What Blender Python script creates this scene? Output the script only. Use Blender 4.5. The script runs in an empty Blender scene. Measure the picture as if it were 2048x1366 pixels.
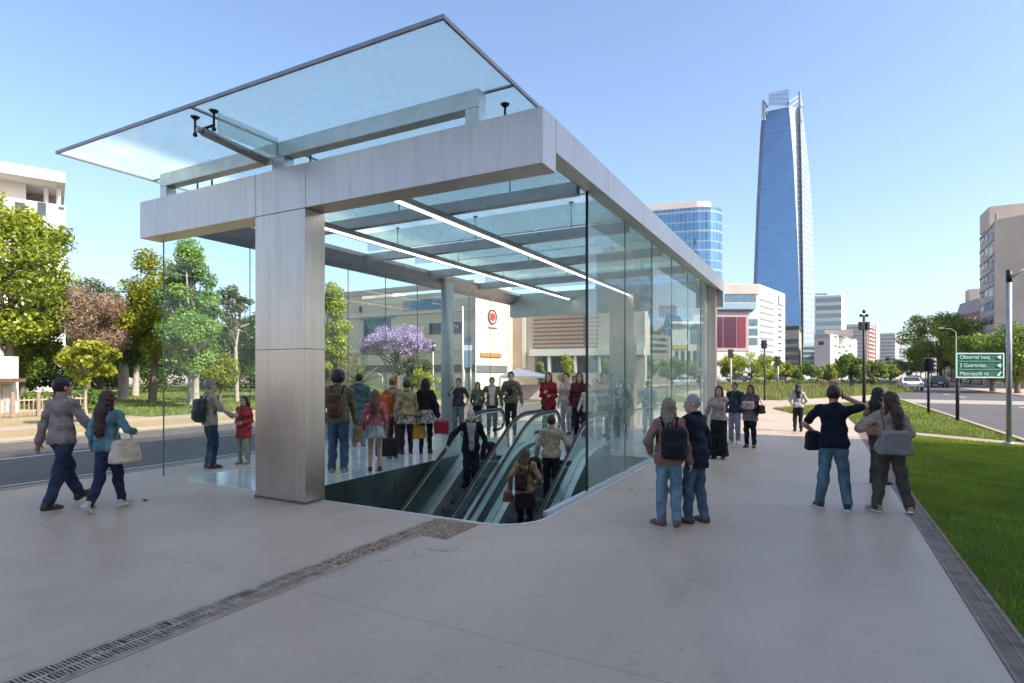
import bpy, bmesh, math, random
import numpy as np
from mathutils import Vector, Matrix, noise as mnoise
from mathutils.geometry import tessellate_polygon
random.seed(7)
RNG = np.random.default_rng(11)
sc = bpy.context.scene
COL = sc.collection
R_ = math.radians
# ---- photograph calibration: pixel of the 2048 wide photograph -> place in the world -------------
F, CX, HV, CH = 1155.0, 1024.0, 745.0, 1.86
CA, SA = 0.8824, 0.4706                       # camera yaw against the street grid
def cam2w(x, y):
    dx, dy = x + 2.91, y - 8.12
    return (dx * CA - dy * SA, dx * SA + dy * CA)
def atd(u, d):                                # ground plan of a point seen in column u at depth d
    return cam2w((u - CX) / F * d, d)
def at(u, v, z=0.0):                          # point of height z seen at pixel u, v
    d = (CH - z) * F / (v - HV)
    x, y = atd(u, d)
    return (x, y, z)
def zat(v, d): return CH + (HV - v) / F * d
CAM = cam2w(0, 0)
YAW = math.atan2(SA, CA)
# ---- mesh builder ---------------------------------------------------------------------------------
class MB:
    def __init__(s): s.v = []; s.f = []; s.m = []; s.uv = []
    def quad(s, pts, m=0, uv=None):
        n = len(s.v); s.v += [tuple(p) for p in pts]; s.f.append(tuple(range(n, n + len(pts)))); s.m.append(m)
        s.uv.append(uv)
        return s
    def box(s, x0, x1, y0, y1, z0, z1, m=0):
        return s.obox(((x0 + x1) / 2, (y0 + y1) / 2, (z0 + z1) / 2), (1, 0, 0), (0, 1, 0), (0, 0, 1), (x1 - x0) / 2, (y1 - y0) / 2, (z1 - z0) / 2, m)
    def obox(s, c, a, b, n, ha, hb, hn, m=0):
        c = Vector(c); a = Vector(a) * ha; b = Vector(b) * hb; n = Vector(n) * hn
        k = len(s.v)
        for i in (-1, 1):
            for j in (-1, 1):
                for l in (-1, 1): s.v.append(tuple(c + a * i + b * j + n * l))
        for q in ((0, 1, 3, 2), (4, 6, 7, 5), (0, 4, 5, 1), (2, 3, 7, 6), (0, 2, 6, 4), (1, 5, 7, 3)):
            s.f.append(tuple(k + i for i in q)); s.m.append(m); s.uv.append(None)
        return s
    def bar(s, p, q, w, h, m=0, up=(0, 0, 1)):
        p, q = Vector(p), Vector(q); d = (q - p); L = d.length; d.normalize()
        a = d.cross(Vector(up)); a.normalize(); n = a.cross(d)
        return s.obox((p + q) / 2, d, a, n, L / 2, w / 2, h / 2, m)
    def tube(s, pts, rs, n=10, m=0, cap=True, sx=1.0):
        pts = [Vector(p) for p in pts]
        if not hasattr(rs, '__len__'): rs = [rs] * len(pts)
        k0 = len(s.v); ref = None
        for i, p in enumerate(pts):
            d = (pts[min(i + 1, len(pts) - 1)] - pts[max(i - 1, 0)])
            if d.length < 1e-9: d = Vector((0, 0, 1))
            d.normalize()
            if ref is None:
                ref = Vector((1, 0, 0)) if abs(d.x) < .9 else Vector((0, 1, 0))
            a = ref - d * ref.dot(d); a.normalize(); b = d.cross(a); ref = a
            for j in range(n):
                t = 2 * math.pi * j / n
                s.v.append(tuple(p + (a * math.cos(t) * sx + b * math.sin(t)) * rs[i]))
        for i in range(len(pts) - 1):
            for j in range(n):
                q = (k0 + i * n + j, k0 + i * n + (j + 1) % n, k0 + (i + 1) * n + (j + 1) % n, k0 + (i + 1) * n + j)
                s.f.append(q); s.m.append(m); s.uv.append(None)
        if cap:
            s.f.append(tuple(k0 + j for j in reversed(range(n)))); s.m.append(m); s.uv.append(None)
            e = k0 + (len(pts) - 1) * n
            s.f.append(tuple(e + j for j in range(n))); s.m.append(m); s.uv.append(None)
        return s
    def lathe(s, c, prof, n=16, m=0):
        return s.tube([(c[0], c[1], c[2] + z) for r, z in prof], [max(r, 1e-4) for r, z in prof], n, m)
    def ball(s, c, r, n=8, m=0):
        r = r if hasattr(r, '__len__') else (r, r, r); k = len(s.v); h = n // 2
        for i in range(h + 1):
            p = math.pi * i / h
            for j in range(n):
                t = 2 * math.pi * j / n
                s.v.append((c[0] + r[0] * math.sin(p) * math.cos(t), c[1] + r[1] * math.sin(p) * math.sin(t), c[2] - r[2] * math.cos(p)))
        for i in range(h):
            for j in range(n):
                s.f.append((k + i * n + j, k + i * n + (j + 1) % n, k + (i + 1) * n + (j + 1) % n, k + (i + 1) * n + j)); s.m.append(m); s.uv.append(None)
        return s
    def prism(s, poly, z0, z1, m=0, mtop=None, bottom=True):
        """upright prism over a ground polygon (counter-clockwise); wall faces carry UVs in metres"""
        n = len(poly); acc = 0.0
        for i in range(n):
            a, b = poly[i], poly[(i + 1) % n]
            L = math.hypot(b[0] - a[0], b[1] - a[1])
            mm = m[i] if hasattr(m, '__len__') else m
            s.quad([(a[0], a[1], z0), (b[0], b[1], z0), (b[0], b[1], z1), (a[0], a[1], z1)], mm, [(acc, z0), (acc + L, z0), (acc + L, z1), (acc, z1)])
            acc += L
        mt = mtop if mtop is not None else (m[0] if hasattr(m, '__len__') else m)
        s.quad([(p[0], p[1], z1) for p in poly], mt)
        if bottom: s.quad([(p[0], p[1], z0) for p in reversed(poly)], mt)
        return s
    def merge(s, V, Fc, m=0):
        k = len(s.v); s.v += [tuple(p) for p in V]
        for f in Fc: s.f.append(tuple(int(i) + k for i in f)); s.m.append(m); s.uv.append(None)
        return s
    def build(s, name, mats, parent=None, smooth=False, bevel=0.0, keep=False):
        if not isinstance(mats, (list, tuple)): mats = [mats]
        me = bpy.data.meshes.new(name)
        off = Vector((0, 0, 0))
        if parent is not None and not keep:
            r = parent
            while r is not None: off = off + r.location; r = r.parent
        V = np.array(s.v, dtype=float).reshape(-1, 3) - np.array(off)
        me.from_pydata(V.tolist(), [], s.f)
        for mm in mats: me.materials.append(mm)
        me.polygons.foreach_set('material_index', s.m)
        if any(u is not None for u in s.uv):
            lay = me.uv_layers.new(name='UVMap').data
            for p, u in zip(me.polygons, s.uv):
                if u is not None:
                    for li, c in zip(p.loop_indices, u): lay[li].uv = c
        if smooth: me.polygons.foreach_set('use_smooth', [True] * len(s.f))
        me.update()
        o = bpy.data.objects.new(name, me); COL.objects.link(o)
        if parent is not None: o.parent = parent
        if bevel > 0:
            b = o.modifiers.new('soft_edges', 'BEVEL'); b.width = bevel; b.segments = 2; b.limit_method = 'ANGLE'; b.angle_limit = R_(40)
        return o
def tag(o, label, cat, group=None):
    o['label'] = label; o['category'] = cat
    if group: o['group'] = group
    return o
def thing(name, label, cat, loc=(0, 0, 0), group=None, rz=0.0):
    o = bpy.data.objects.new(name, None); COL.objects.link(o); o.empty_display_size = .2
    o.location = loc; o.rotation_euler = (0, 0, rz)
    return tag(o, label, cat, group)
def kind(o, k): o['kind'] = k; return o
def copy_tree(o, parent=None):
    c = o.copy(); COL.objects.link(c)
    if parent is not None: c.parent = parent
    for ch in list(o.children): copy_tree(ch, c)
    return c
def flat(name, poly, z, mat, holes=(), k='structure'):
    m = MB(); rings = [[Vector((p[0], p[1], 0)) for p in poly]] + [[Vector((p[0], p[1], 0)) for p in h] for h in holes]
    pts = [p for r in rings for p in r]
    for t in tessellate_polygon(rings):
        a, b, c = (pts[i] for i in t)
        if (b - a).cross(c - a).z < 0: b, c = c, b
        m.quad([(q.x, q.y, z) for q in (a, b, c)])
    return kind(m.build(name, mat), k)
# ---- materials ---------------------------------------------------------------------------------------
MATS = {}
class NT:
    def __init__(s, name):
        s.m = bpy.data.materials.new(name); s.m.use_nodes = True; s.t = s.m.node_tree; s.t.nodes.clear()
        s.out = s.n('ShaderNodeOutputMaterial')
    def n(s, ty, **kw):
        x = s.t.nodes.new(ty)
        for k, v in kw.items():
            if k.startswith('i_'): x.inputs[k[2:].replace('_', ' ')].default_value = v
            else: setattr(x, k, v)
        return x
    def l(s, a, b): s.t.links.new(a, b)
    def coord(s, kind='Object'): return s.n('ShaderNodeTexCoord').outputs[kind]
    def noise(s, vec, scale, detail=4, rough=.55, dist=0.0):
        x = s.n('ShaderNodeTexNoise'); x.inputs['Scale'].default_value = scale; x.inputs['Detail'].default_value = detail
        x.inputs['Roughness'].default_value = rough; x.inputs['Distortion'].default_value = dist
        s.l(vec, x.inputs['Vector']); return x.outputs['Fac']
    def ramp(s, fac, stops):
        x = s.n('ShaderNodeValToRGB'); e = x.color_ramp.elements
        while len(e) < len(stops): e.new(.5)
        for k, (p, c) in zip(e, stops): k.position = p; k.color = c if len(c) == 4 else (*c, 1)
        s.l(fac, x.inputs['Fac']); return x.outputs['Color']
    def scaled(s, vec, sc_):
        x = s.n('ShaderNodeMapping'); x.inputs['Scale'].default_value = sc_; s.l(vec, x.inputs['Vector']); return x.outputs['Vector']
    def mix(s, fac, a, b, mode='MIX'):
        x = s.n('ShaderNodeMix', data_type='RGBA', blend_type=mode)
        for sock, val in ((x.inputs[0], fac), (x.inputs[6], a), (x.inputs[7], b)):
            if isinstance(val, (int, float)): sock.default_value = val
            elif isinstance(val, tuple): sock.default_value = val if len(val) == 4 else (*val, 1)
            else: s.l(val, sock)
        return x.outputs[2]
    def math(s, op, a, b=0.0):
        x = s.n('ShaderNodeMath', operation=op)
        for sock, val in ((x.inputs[0], a), (x.inputs[1], b)):
            if isinstance(val, (int, float)): sock.default_value = val
            else: s.l(val, sock)
        return x.outputs[0]
    def bsdf(s, col, rough=.6, metal=0.0, spec=.5, bump=None, bstr=.2, bdist=.01):
        b = s.n('ShaderNodeBsdfPrincipled')
        for nm, val in (('Base Color', col), ('Roughness', rough), ('Metallic', metal), ('Specular IOR Level', spec)):
            if isinstance(val, tuple): b.inputs[nm].default_value = val if len(val) == 4 else (*val, 1)
            elif isinstance(val, (int, float)): b.inputs[nm].default_value = val
            else: s.l(val, b.inputs[nm])
        if bump is not None:
            x = s.n('ShaderNodeBump'); x.inputs['Strength'].default_value = bstr; x.inputs['Distance'].default_value = bdist
            s.l(bump, x.inputs['Height']); s.l(x.outputs['Normal'], b.inputs['Normal'])
        s.l(b.outputs[0], s.out.inputs['Surface']); return b
def sub(c, k): return tuple(max(0.0, min(1.0, x * k)) for x in c)
def plain(name, col, rough=.6, metal=0.0, var=.18, scale=6.0, bstr=.15, bscale=60.0, spec=.5, bdist=.004):
    key = ('plain', name)
    if key in MATS: return MATS[key]
    n = NT(name); v = n.coord()
    f = n.noise(v, scale, 5); c = n.ramp(f, [(.3, sub(col, 1 - var)), (.7, sub(col, 1 + var))])
    n.bsdf(c, rough, metal, spec, n.noise(v, bscale, 3), bstr, bdist)
    MATS[key] = n.m; return n.m
def cloth(name, col, rough=.85, kind_='plain', col2=None):
    key = ('cloth', name)
    if key in MATS: return MATS[key]
    n = NT(name); v = n.coord(); k_ = 1.18 if max(col) > .06 else 1.0; col = (min(1, col[0] * 1.13 * k_), col[1] * 1.03 * k_, col[2] * .96 * k_)
    f = n.noise(v, 9, 4); c = n.ramp(f, [(.3, sub(col, .72)), (.72, sub(col, 1.2))])
    if kind_ == 'jeans':
        f2 = n.noise(n.scaled(v, (3, 3, 1.2)), 2.2, 3); c = n.mix(n.ramp(f2, [(.45, (0, 0, 0)), (.75, (1, 1, 1))]), c, sub(col, 1.9))
    if kind_ == 'floral':
        f2 = n.noise(v, 26, 2); c = n.mix(n.ramp(f2, [(.5, (0, 0, 0)), (.54, (1, 1, 1))]), c, col2)
    if kind_ == 'check':
        w = n.n('ShaderNodeTexChecker'); w.inputs['Scale'].default_value = 45; n.l(v, w.inputs['Vector']); c = n.mix(n.math('MULTIPLY', w.outputs['Fac'], .55), c, col2)
    fold = n.noise(n.scaled(v, (1, 1, 2.2)), 11, 3, .5, .6)
    n.bsdf(c, rough, 0, .25, fold, .8, .03)
    MATS[key] = n.m; return n.m
def facade(name, glass, frame, du, dv, lu=.12, lv=.25, rough=.12, metal=0.55, var=.25, spec=.6):
    """curtain wall: pattern of panes from UVs in metres"""
    key = ('facade', name)
    if key in MATS: return MATS[key]
    n = NT(name); uv = n.coord('UV'); sep = n.n('ShaderNodeSeparateXYZ'); n.l(uv, sep.inputs[0])
    uu = n.math('DIVIDE', sep.outputs[0], du); vv = n.math('DIVIDE', sep.outputs[1], dv)
    lineu = n.math('LESS_THAN', n.math('FRACT', uu), lu); linev = n.math('LESS_THAN', n.math('FRACT', vv), lv)
    line = n.math('MAXIMUM', lineu, linev)
    cmb = n.n('ShaderNodeCombineXYZ'); n.l(n.math('FLOOR', uu), cmb.inputs[0]); n.l(n.math('FLOOR', vv), cmb.inputs[1])
    wn = n.n('ShaderNodeTexWhiteNoise', noise_dimensions='3D'); n.l(cmb.outputs[0], wn.inputs[0])
    big = n.noise(n.scaled(uv, (.02, .02, .02)), 3, 3)
    f = n.math('ADD', n.math('MULTIPLY', wn.outputs['Value'], .6), n.math('MULTIPLY', big, .5))
    g = n.ramp(f, [(.15, sub(glass, 1 - var)), (.85, sub(glass, 1 + var))])
    c = n.mix(line, g, frame)
    rr = n.math('ADD', n.math('MULTIPLY', line, .4), rough); mm = n.math('MULTIPLY', n.math('SUBTRACT', 1.0, line), metal)
    n.bsdf(c, rr, mm, spec)
    MATS[key] = n.m; return n.m
def pane(name, tint, haze=.04, hazecol=(.75, .9, .88), ior=1.45, rough=.0, boost=1.0):
    n = NT(name); tr = n.n('ShaderNodeBsdfTransparent'); tr.inputs[0].default_value = (*tint, 1)
    gl = n.n('ShaderNodeBsdfGlossy'); gl.inputs['Roughness'].default_value = rough; gl.inputs[0].default_value = (.95, 1, 1, 1)
    fr = n.n('ShaderNodeFresnel'); fr.inputs['IOR'].default_value = ior
    m1 = n.n('ShaderNodeMixShader'); gm = n.n('ShaderNodeNewGeometry'); n.l(n.math('MULTIPLY', n.math('MULTIPLY', fr.outputs[0], boost), n.math('SUBTRACT', 1.0, gm.outputs['Backfacing'])), m1.inputs[0]); n.l(tr.outputs[0], m1.inputs[1]); n.l(gl.outputs[0], m1.inputs[2])
    df = n.n('ShaderNodeBsdfDiffuse'); df.inputs[0].default_value = (*hazecol, 1)
    tl = n.n('ShaderNodeBsdfTranslucent'); tl.inputs[0].default_value = (*hazecol, 1)
    md = n.n('ShaderNodeMixShader'); md.inputs[0].default_value = .75; n.l(df.outputs[0], md.inputs[1]); n.l(tl.outputs[0], md.inputs[2])
    m2 = n.n('ShaderNodeMixShader')
    f = n.noise(n.coord(), 1.3, 4); n.l(n.math('MULTIPLY', n.ramp(f, [(.3, (.5, .5, .5)), (.75, (1.4, 1.4, 1.4))]), haze), m2.inputs[0])
    n.l(m1.outputs[0], m2.inputs[1]); n.l(md.outputs[0], m2.inputs[2]); n.l(m2.outputs[0], n.out.inputs['Surface'])
    return n.m
def leafmat(name, c1, c2, trans=.35):
    n = NT(name); a = n.n('ShaderNodeAttribute', attribute_name='tone')
    c = n.ramp(a.outputs['Fac'], [(0, c1), (1, c2)])
    d = n.n('ShaderNodeBsdfDiffuse'); t = n.n('ShaderNodeBsdfTranslucent'); n.l(c, d.inputs[0]); n.l(n.mix(.5, c, (.35, .45, .03)), t.inputs[0])
    g = n.n('ShaderNodeBsdfGlossy'); g.inputs['Roughness'].default_value = .45; g.inputs[0].default_value = (.7, .7, .7, 1)
    m = n.n('ShaderNodeMixShader'); m.inputs[0].default_value = trans; n.l(d.outputs[0], m.inputs[1]); n.l(t.outputs[0], m.inputs[2])
    m2 = n.n('ShaderNodeMixShader'); m2.inputs[0].default_value = .04; n.l(m.outputs[0], m2.inputs[1]); n.l(g.outputs[0], m2.inputs[2])
    n.l(m2.outputs[0], n.out.inputs['Surface']); return n.m
# ---- camera, sky and sun ----------------------------------------------------------------------------
cam = bpy.data.cameras.new('camera'); camo = bpy.data.objects.new('camera', cam); COL.objects.link(camo)
cam.sensor_width = 36.0; cam.lens = 36.0 * F / 2048; cam.shift_y = (HV - 683) / 2048
cam.clip_start = .05; cam.clip_end = 6000
camo.location = (CAM[0], CAM[1], CH); camo.rotation_euler = (R_(90), 0, YAW)
sc.camera = camo
SUN_EL, SUN_AZ = R_(40), (0.9977, -0.068)
w = bpy.data.worlds.new('World'); sc.world = w; w.use_nodes = True
nt = w.node_tree; nt.nodes.clear()
sky = nt.nodes.new('ShaderNodeTexSky'); sky.sky_type = 'NISHITA'; sky.sun_disc = False
sky.sun_elevation = SUN_EL; sky.sun_rotation = math.atan2(SUN_AZ[0], SUN_AZ[1])
sky.air_density = 1.0; sky.dust_density = 3.0; sky.ozone_density = 3.0; sky.altitude = 500
bg = nt.nodes.new('ShaderNodeBackground'); bg.inputs[1].default_value = .15
wo = nt.nodes.new('ShaderNodeOutputWorld'); nt.links.new(sky.outputs[0], bg.inputs[0]); nt.links.new(bg.outputs[0], wo.inputs[0])
sl = bpy.data.lights.new('sun', 'SUN'); sl.energy = 3.9; sl.angle = R_(.53); sl.color = (1, .93, .82)
so = bpy.data.objects.new('sun', sl); COL.objects.link(so)
sd = Vector((SUN_AZ[0] * math.cos(SUN_EL), SUN_AZ[1] * math.cos(SUN_EL), math.sin(SUN_EL)))
so.rotation_euler = sd.to_track_quat('Z', 'Y').to_euler(); so.location = (30, -10, 60)
sc.view_settings.view_transform = 'Standard'; sc.view_settings.look = 'None'; sc.view_settings.gamma = 1
sc.view_settings.exposure = 1.08
cy = sc.cycles
cy.max_bounces = 10; cy.diffuse_bounces = 4; cy.glossy_bounces = 4; cy.transparent_max_bounces = 32; cy.transmission_bounces = 4
cy.caustics_reflective = False; cy.caustics_refractive = False; cy.sample_clamp_indirect = 6
try:
    cy.use_denoising = True; cy.denoiser = 'OPENIMAGEDENOISE'
except Exception: pass
# ---- materials used all over ---------------------------------------------------------------------------
def concrete():
    n = NT('polished_concrete'); v = n.coord()
    a = n.noise(v, .42, 7, .62, .6); b = n.noise(n.scaled(v, (1, .35, 1)), 1.6, 6, .65, .8); g = n.noise(v, 55, 4, .7)
    c = n.ramp(a, [(.32, (.43, .327, .245)), (.68, (.56, .427, .32))])
    c = n.mix(n.ramp(b, [(.42, (0, 0, 0)), (.66, (.6, .6, .6))]), c, (.60, .455, .34))
    c = n.mix(n.ramp(g, [(.35, (.28, .28, .28)), (.65, (0, 0, 0))]), c, (.37, .26, .19))
    blot = n.noise(v, 2.7, 7, .7, 1.2); c = n.mix(n.ramp(blot, [(.55, (0, 0, 0)), (.70, (.5, .5, .5))]), c, (.37, .26, .19))
    gum = n.noise(v, 17, 2, .4); c = n.mix(n.ramp(gum, [(.70, (0, 0, 0)), (.725, (.5, .5, .5))]), c, (.24, .17, .125))
    # hairline cracks
    wv = n.n('ShaderNodeTexVoronoi', feature='DISTANCE_TO_EDGE'); wv.inputs['Scale'].default_value = .16
    dn = n.n('ShaderNodeTexNoise'); dn.inputs['Scale'].default_value = 1.1; dn.inputs['Detail'].default_value = 6; n.l(v, dn.inputs['Vector'])
    vm = n.n('ShaderNodeVectorMath', operation='ADD'); n.l(v, vm.inputs[0])
    vs = n.n('ShaderNodeVectorMath', operation='SCALE'); vs.inputs['Scale'].default_value = 1.3; n.l(dn.outputs['Color'], vs.inputs[0]); n.l(vs.outputs[0], vm.inputs[1])
    n.l(vm.outputs[0], wv.inputs['Vector'])
    cr = n.math('MULTIPLY', n.math('LESS_THAN', wv.outputs['Distance'], .0012), n.ramp(n.noise(v, .5, 3), [(.5, (0, 0, 0)), (.62, (.5, .5, .5))]))
    c = n.mix(cr, c, (.06, .055, .05))
    # saw-cut joints across the walkway
    sep = n.n('ShaderNodeSeparateXYZ'); n.l(v, sep.inputs[0])
    jy = n.math('LESS_THAN', n.math('FRACT', n.math('DIVIDE', n.math('ADD', sep.outputs[1], 100.9), 3.4)), .0022)
    c = n.mix(n.math('MULTIPLY', jy, .5), c, (.08, .075, .07))
    rr = n.ramp(b, [(.3, (.36, .36, .36)), (.75, (.58, .58, .58))])
    n.bsdf(c, rr, 0, .3, n.noise(n.scaled(v, (1, .5, 1)), 3.5, 6), .12, .02)
    return n.m
def ground_mix(name, cols, s1=.5, s2=8, s3=70, rough=.9, bstr=.4):
    n = NT(name); v = n.coord()
    c = n.ramp(n.noise(v, s1, 6, .6), [(.3, cols[0]), (.7, cols[1])])
    c = n.mix(n.ramp(n.noise(v, s2, 5, .7), [(.45, (0, 0, 0)), (.7, (.8, .8, .8))]), c, cols[2])
    c = n.mix(n.ramp(n.noise(v, s3, 3, .7), [(.4, (.35, .35, .35)), (.6, (0, 0, 0))]), c, sub(cols[0], .55))
    n.bsdf(c, rough, 0, .3, n.noise(v, s3, 4, .7), bstr, .02); return n.m
M_CONC = concrete()
M_ASPH = ground_mix('asphalt', [(.125, .105, .09), (.165, .14, .12), (.19, .165, .14)], .3, 2, 90, .8, .3)
M_ROADL = ground_mix('worn_asphalt', [(.14, .125, .11), (.19, .165, .14), (.21, .185, .155)], .25, 2, 90, .85, .3)
M_GRASS = ground_mix('lawn_soil', [(.085, .12, .014), (.13, .175, .022), (.17, .20, .03)], .8, 6, 120, .95, .8)
M_GRASSF = ground_mix('park_grass', [(.085, .12, .025), (.12, .165, .035), (.17, .17, .055)], .25, 2.5, 60, .95, .8)
M_DRY = ground_mix('dry_verge', [(.38, .28, .15), (.47, .36, .20), (.22, .22, .07)], .4, 3, 60, .95, .6)
M_SAND = ground_mix('pale_paving', [(.40, .31, .23), (.49, .39, .29), (.44, .35, .26)], .4, 3, 60, .85, .3)
M_MEADOW = ground_mix('meadow_soil', [(.10, .13, .03), (.18, .17, .07), (.08, .13, .03)], .5, 3, 40, .95, .8)
M_STEEL = None
def brushed():
    n = NT('brushed_steel'); v = n.coord()
    st = n.noise(n.scaled(v, (14, 14, .30)), 4.5, 5, .6, .3); drip = n.noise(n.scaled(v, (5, 5, .22)), 2.0, 5, .6, .5); big = n.noise(n.scaled(v, (1, 1, .6)), .7, 4, .55)
    sw = n.noise(v, 1.3, 4, .5, 3.0)
    c = n.ramp(st, [(.28, (.54, .45, .39)), (.72, (.70, .59, .515))])
    c = n.mix(n.ramp(drip, [(.48, (0, 0, 0)), (.70, (.45, .45, .45))]), c, (.40, .34, .30))
    c = n.mix(n.ramp(big, [(.40, (.4, .4, .4)), (.62, (0, 0, 0))]), c, (.46, .395, .35))
    rr = n.math('ADD', n.math('MULTIPLY', st, .10), n.math('ADD', n.math('MULTIPLY', sw, .14), .20))
    n.bsdf(c, rr, .92, .5, n.math('ADD', n.math('MULTIPLY', n.noise(n.scaled(v, (14, 14, .3)), 16, 3), .5), sw), .06, .006); return n.m
M_STEEL = brushed()
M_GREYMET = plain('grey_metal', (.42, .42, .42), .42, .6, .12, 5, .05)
M_TRIM = plain('pale_metal_trim', (.55, .58, .57), .35, .7, .1, 5, .05)
M_DARKMET = plain('dark_metal', (.035, .035, .037), .45, .4, .2, 6, .1)
M_BLACK = plain('black_rubber', (.014, .014, .015), .42, 0, .2, 8, .08)
M_WHITE = plain('white_paint', (.78, .77, .75), .6, 0, .05, 2, .05)
M_ROOFGL = pane('canopy_glass', (.91, .98, .95), .32, (.90, 1.0, .91), 1.36)
M_SIDEGL = pane('clear_glass', (.955, .985, .98), .015, (.72, .88, .86), 1.38)
M_RIGHTGL = pane('street_side_glass', (.94, .985, .97), .17, (.82, .94, .89), 1.45)  # pale haze colour stands in for whitish reflections on these panes
M_RAILGL = pane('balustrade_glass', (.86, .93, .915), .07, (.72, .82, .80), 1.45)
M_FINGL = pane('frosted_fin_glass', (.85, .91, .90), .3, (.78, .86, .84), 1.45)
M_DKGLASS = plain('dark_window_glass', (.03, .036, .042), .08, 0, .3, 1.5, 0, spec=.8)
M_BLUEGL = plain('blue_window_glass', (.10, .17, .22), .08, .4, .3, 1.5, 0, spec=.8)
M_AVEN = ground_mix('avenue_asphalt', [(.095, .088, .088), (.125, .115, .113), (.145, .135, .13)], .3, 2, 90, .8, .3)
M_CROSS = ground_mix('sunlit_crossing', [(.36, .31, .26), (.44, .38, .32), (.40, .35, .3)], .3, 2, 90, .8, .3)  # crossing band coloured pale; its sunlit brightness is put into the colour
n = NT('lamp_tube'); e = n.n('ShaderNodeEmission'); e.inputs[0].default_value = (1, .97, .9, 1); e.inputs[1].default_value = 3.0; n.l(e.outputs[0], n.out.inputs['Surface']); M_LAMP = n.m
# ---- ground, plaza, roads ---------------------------------------------------------------------------------
def rrect(x0, x1, y0, y1, r, corners=(1, 1, 1, 1), n=8):
    P = []
    for (cx, cy, a0, on) in ((x0 + r, y0 + r, 180, corners[0]), (x1 - r, y0 + r, 270, corners[1]), (x1 - r, y1 - r, 0, corners[2]), (x0 + r, y1 - r, 90, corners[3])):
        if on:
            for i in range(n + 1):
                a = R_(a0 + 90 * i / n); P.append((cx + r * math.cos(a), cy + r * math.sin(a)))
        else:
            P.append((x0 if a0 in (180, 90) else x1, y0 if a0 in (180, 270) else y1))
    return P
PX0, PX1, PY0, PY1 = -4.95, 7.42, -30.0, 22.5            # plaza
HX0, HX1, HY0, HY1 = -3.55, 3.32, .30, 13.2              # opening that holds the hall floor and the escalator pit
hole = rrect(HX0, HX1, HY0, HY1, .62, (1, 1, 0, 0))
plaza = flat('plaza', [(PX0, PY0), (PX1, PY0), (PX1, PY1), (PX0, PY1)], 0, M_CONC, [hole])
# the base ground goes round the plaza and reaches the horizon
m = MB(); B = 1890; zg = -.03
for q in (((-B, -B), (B, -B), (B, PY0), (-B, PY0)), ((-B, PY1), (B, PY1), (B, B), (-B, B)), ((-B, PY0), (PX0, PY0), (PX0, PY1), (-B, PY1)), ((PX1, PY0), (B, PY0), (B, PY1), (PX1, PY1))):
    m.quad([(x, y, zg) for x, y in q])
kind(m.build('ground', M_SAND), 'structure')
def pix(pl): return [at(u, v)[:2] for u, v in pl]
def ccw(p):
    a = sum(p[i][0] * p[(i + 1) % len(p)][1] - p[(i + 1) % len(p)][0] * p[i][1] for i in range(len(p)))
    return p if a > 0 else p[::-1]
def sheet(name, poly, z, mat, k='structure'): return flat(name, ccw(poly), z, mat, (), k)
# street beside the plaza on the park side
sheet('park_road', [(-13.2, -60), (-5.1, -60), (-5.1, 90), (-13.2, 90)], -.024, M_ASPH)
m = MB(); m.box(-5.1, -4.96, -60, 22.5, -.12, .012); kind(m.build('kerb', M_SAND), 'structure')
m = MB(); m.box(-13.4, -13.2, -60, 90, -.12, .06); kind(m.build('kerb', M_SAND), 'structure')
m = MB()
for y in range(-30, 90, 5): m.quad([(-9.3, y, -.018), (-9.16, y, -.018), (-9.16, y + 2.6, -.018), (-9.3, y + 2.6, -.018)])
m.quad([(-5.55, -30, -.018), (-5.45, -30, -.018), (-5.45, 90, -.018), (-5.55, 90, -.018)])
m.quad([(-12.9, -30, -.018), (-12.78, -30, -.018), (-12.78, 90, -.018), (-12.9, 90, -.018)])
kind(m.build('road_markings', plain('road_paint', (.55, .54, .5), .7, 0, .2, 3)), 'structure')
sheet('verge', [(-16.8, -60), (-13.4, -60), (-13.4, 90), (-16.8, 90)], -.012, M_DRY)
sheet('footpath', [(-18.6, -60), (-16.8, -60), (-16.8, 90), (-18.6, 90)], -.016, M_SAND)
sheet('park_lawn', [(-90, 8.5), (-18.6, 8.5), (-18.6, 60), (-90, 60)], -.012, M_GRASSF)
sheet('dry_garden', [(-90, -40), (-18.6, -40), (-18.6, 8.5), (-90, 8.5)], -.012, M_DRY)
# street on the tower side
sheet('avenue', [(11.35, -80), (20.6, -80), (20.6, 420), (11.35, 420)], -.02, M_AVEN)
m = MB(); m.box(11.2, 11.35, -80, 44, -.12, .05); m.box(20.6, 20.8, -80, 400, -.12, .05); kind(m.build('kerb', M_SAND), 'structure')
sheet('sidewalk', [(20.8, -80), (27, -80), (27, 400), (20.8, 400)], -.004, M_SAND)
sheet('crossing', [(11.36, 37.5), (20.59, 37.5), (20.59, 43), (11.36, 43)], -.0165, M_CROSS)
m = MB()
for y in range(-40, 36, 6): m.quad([(15.9, y, -.014), (16.04, y, -.014), (16.04, y + 3, -.014), (15.9, y + 3, -.014)])
for y in range(48, 260, 6): m.quad([(15.9, y, -.014), (16.04, y, -.014), (16.04, y + 3, -.014), (15.9, y + 3, -.014)])
kind(m.build('road_markings', MATS[('plain', 'road_paint')]), 'structure')
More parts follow.
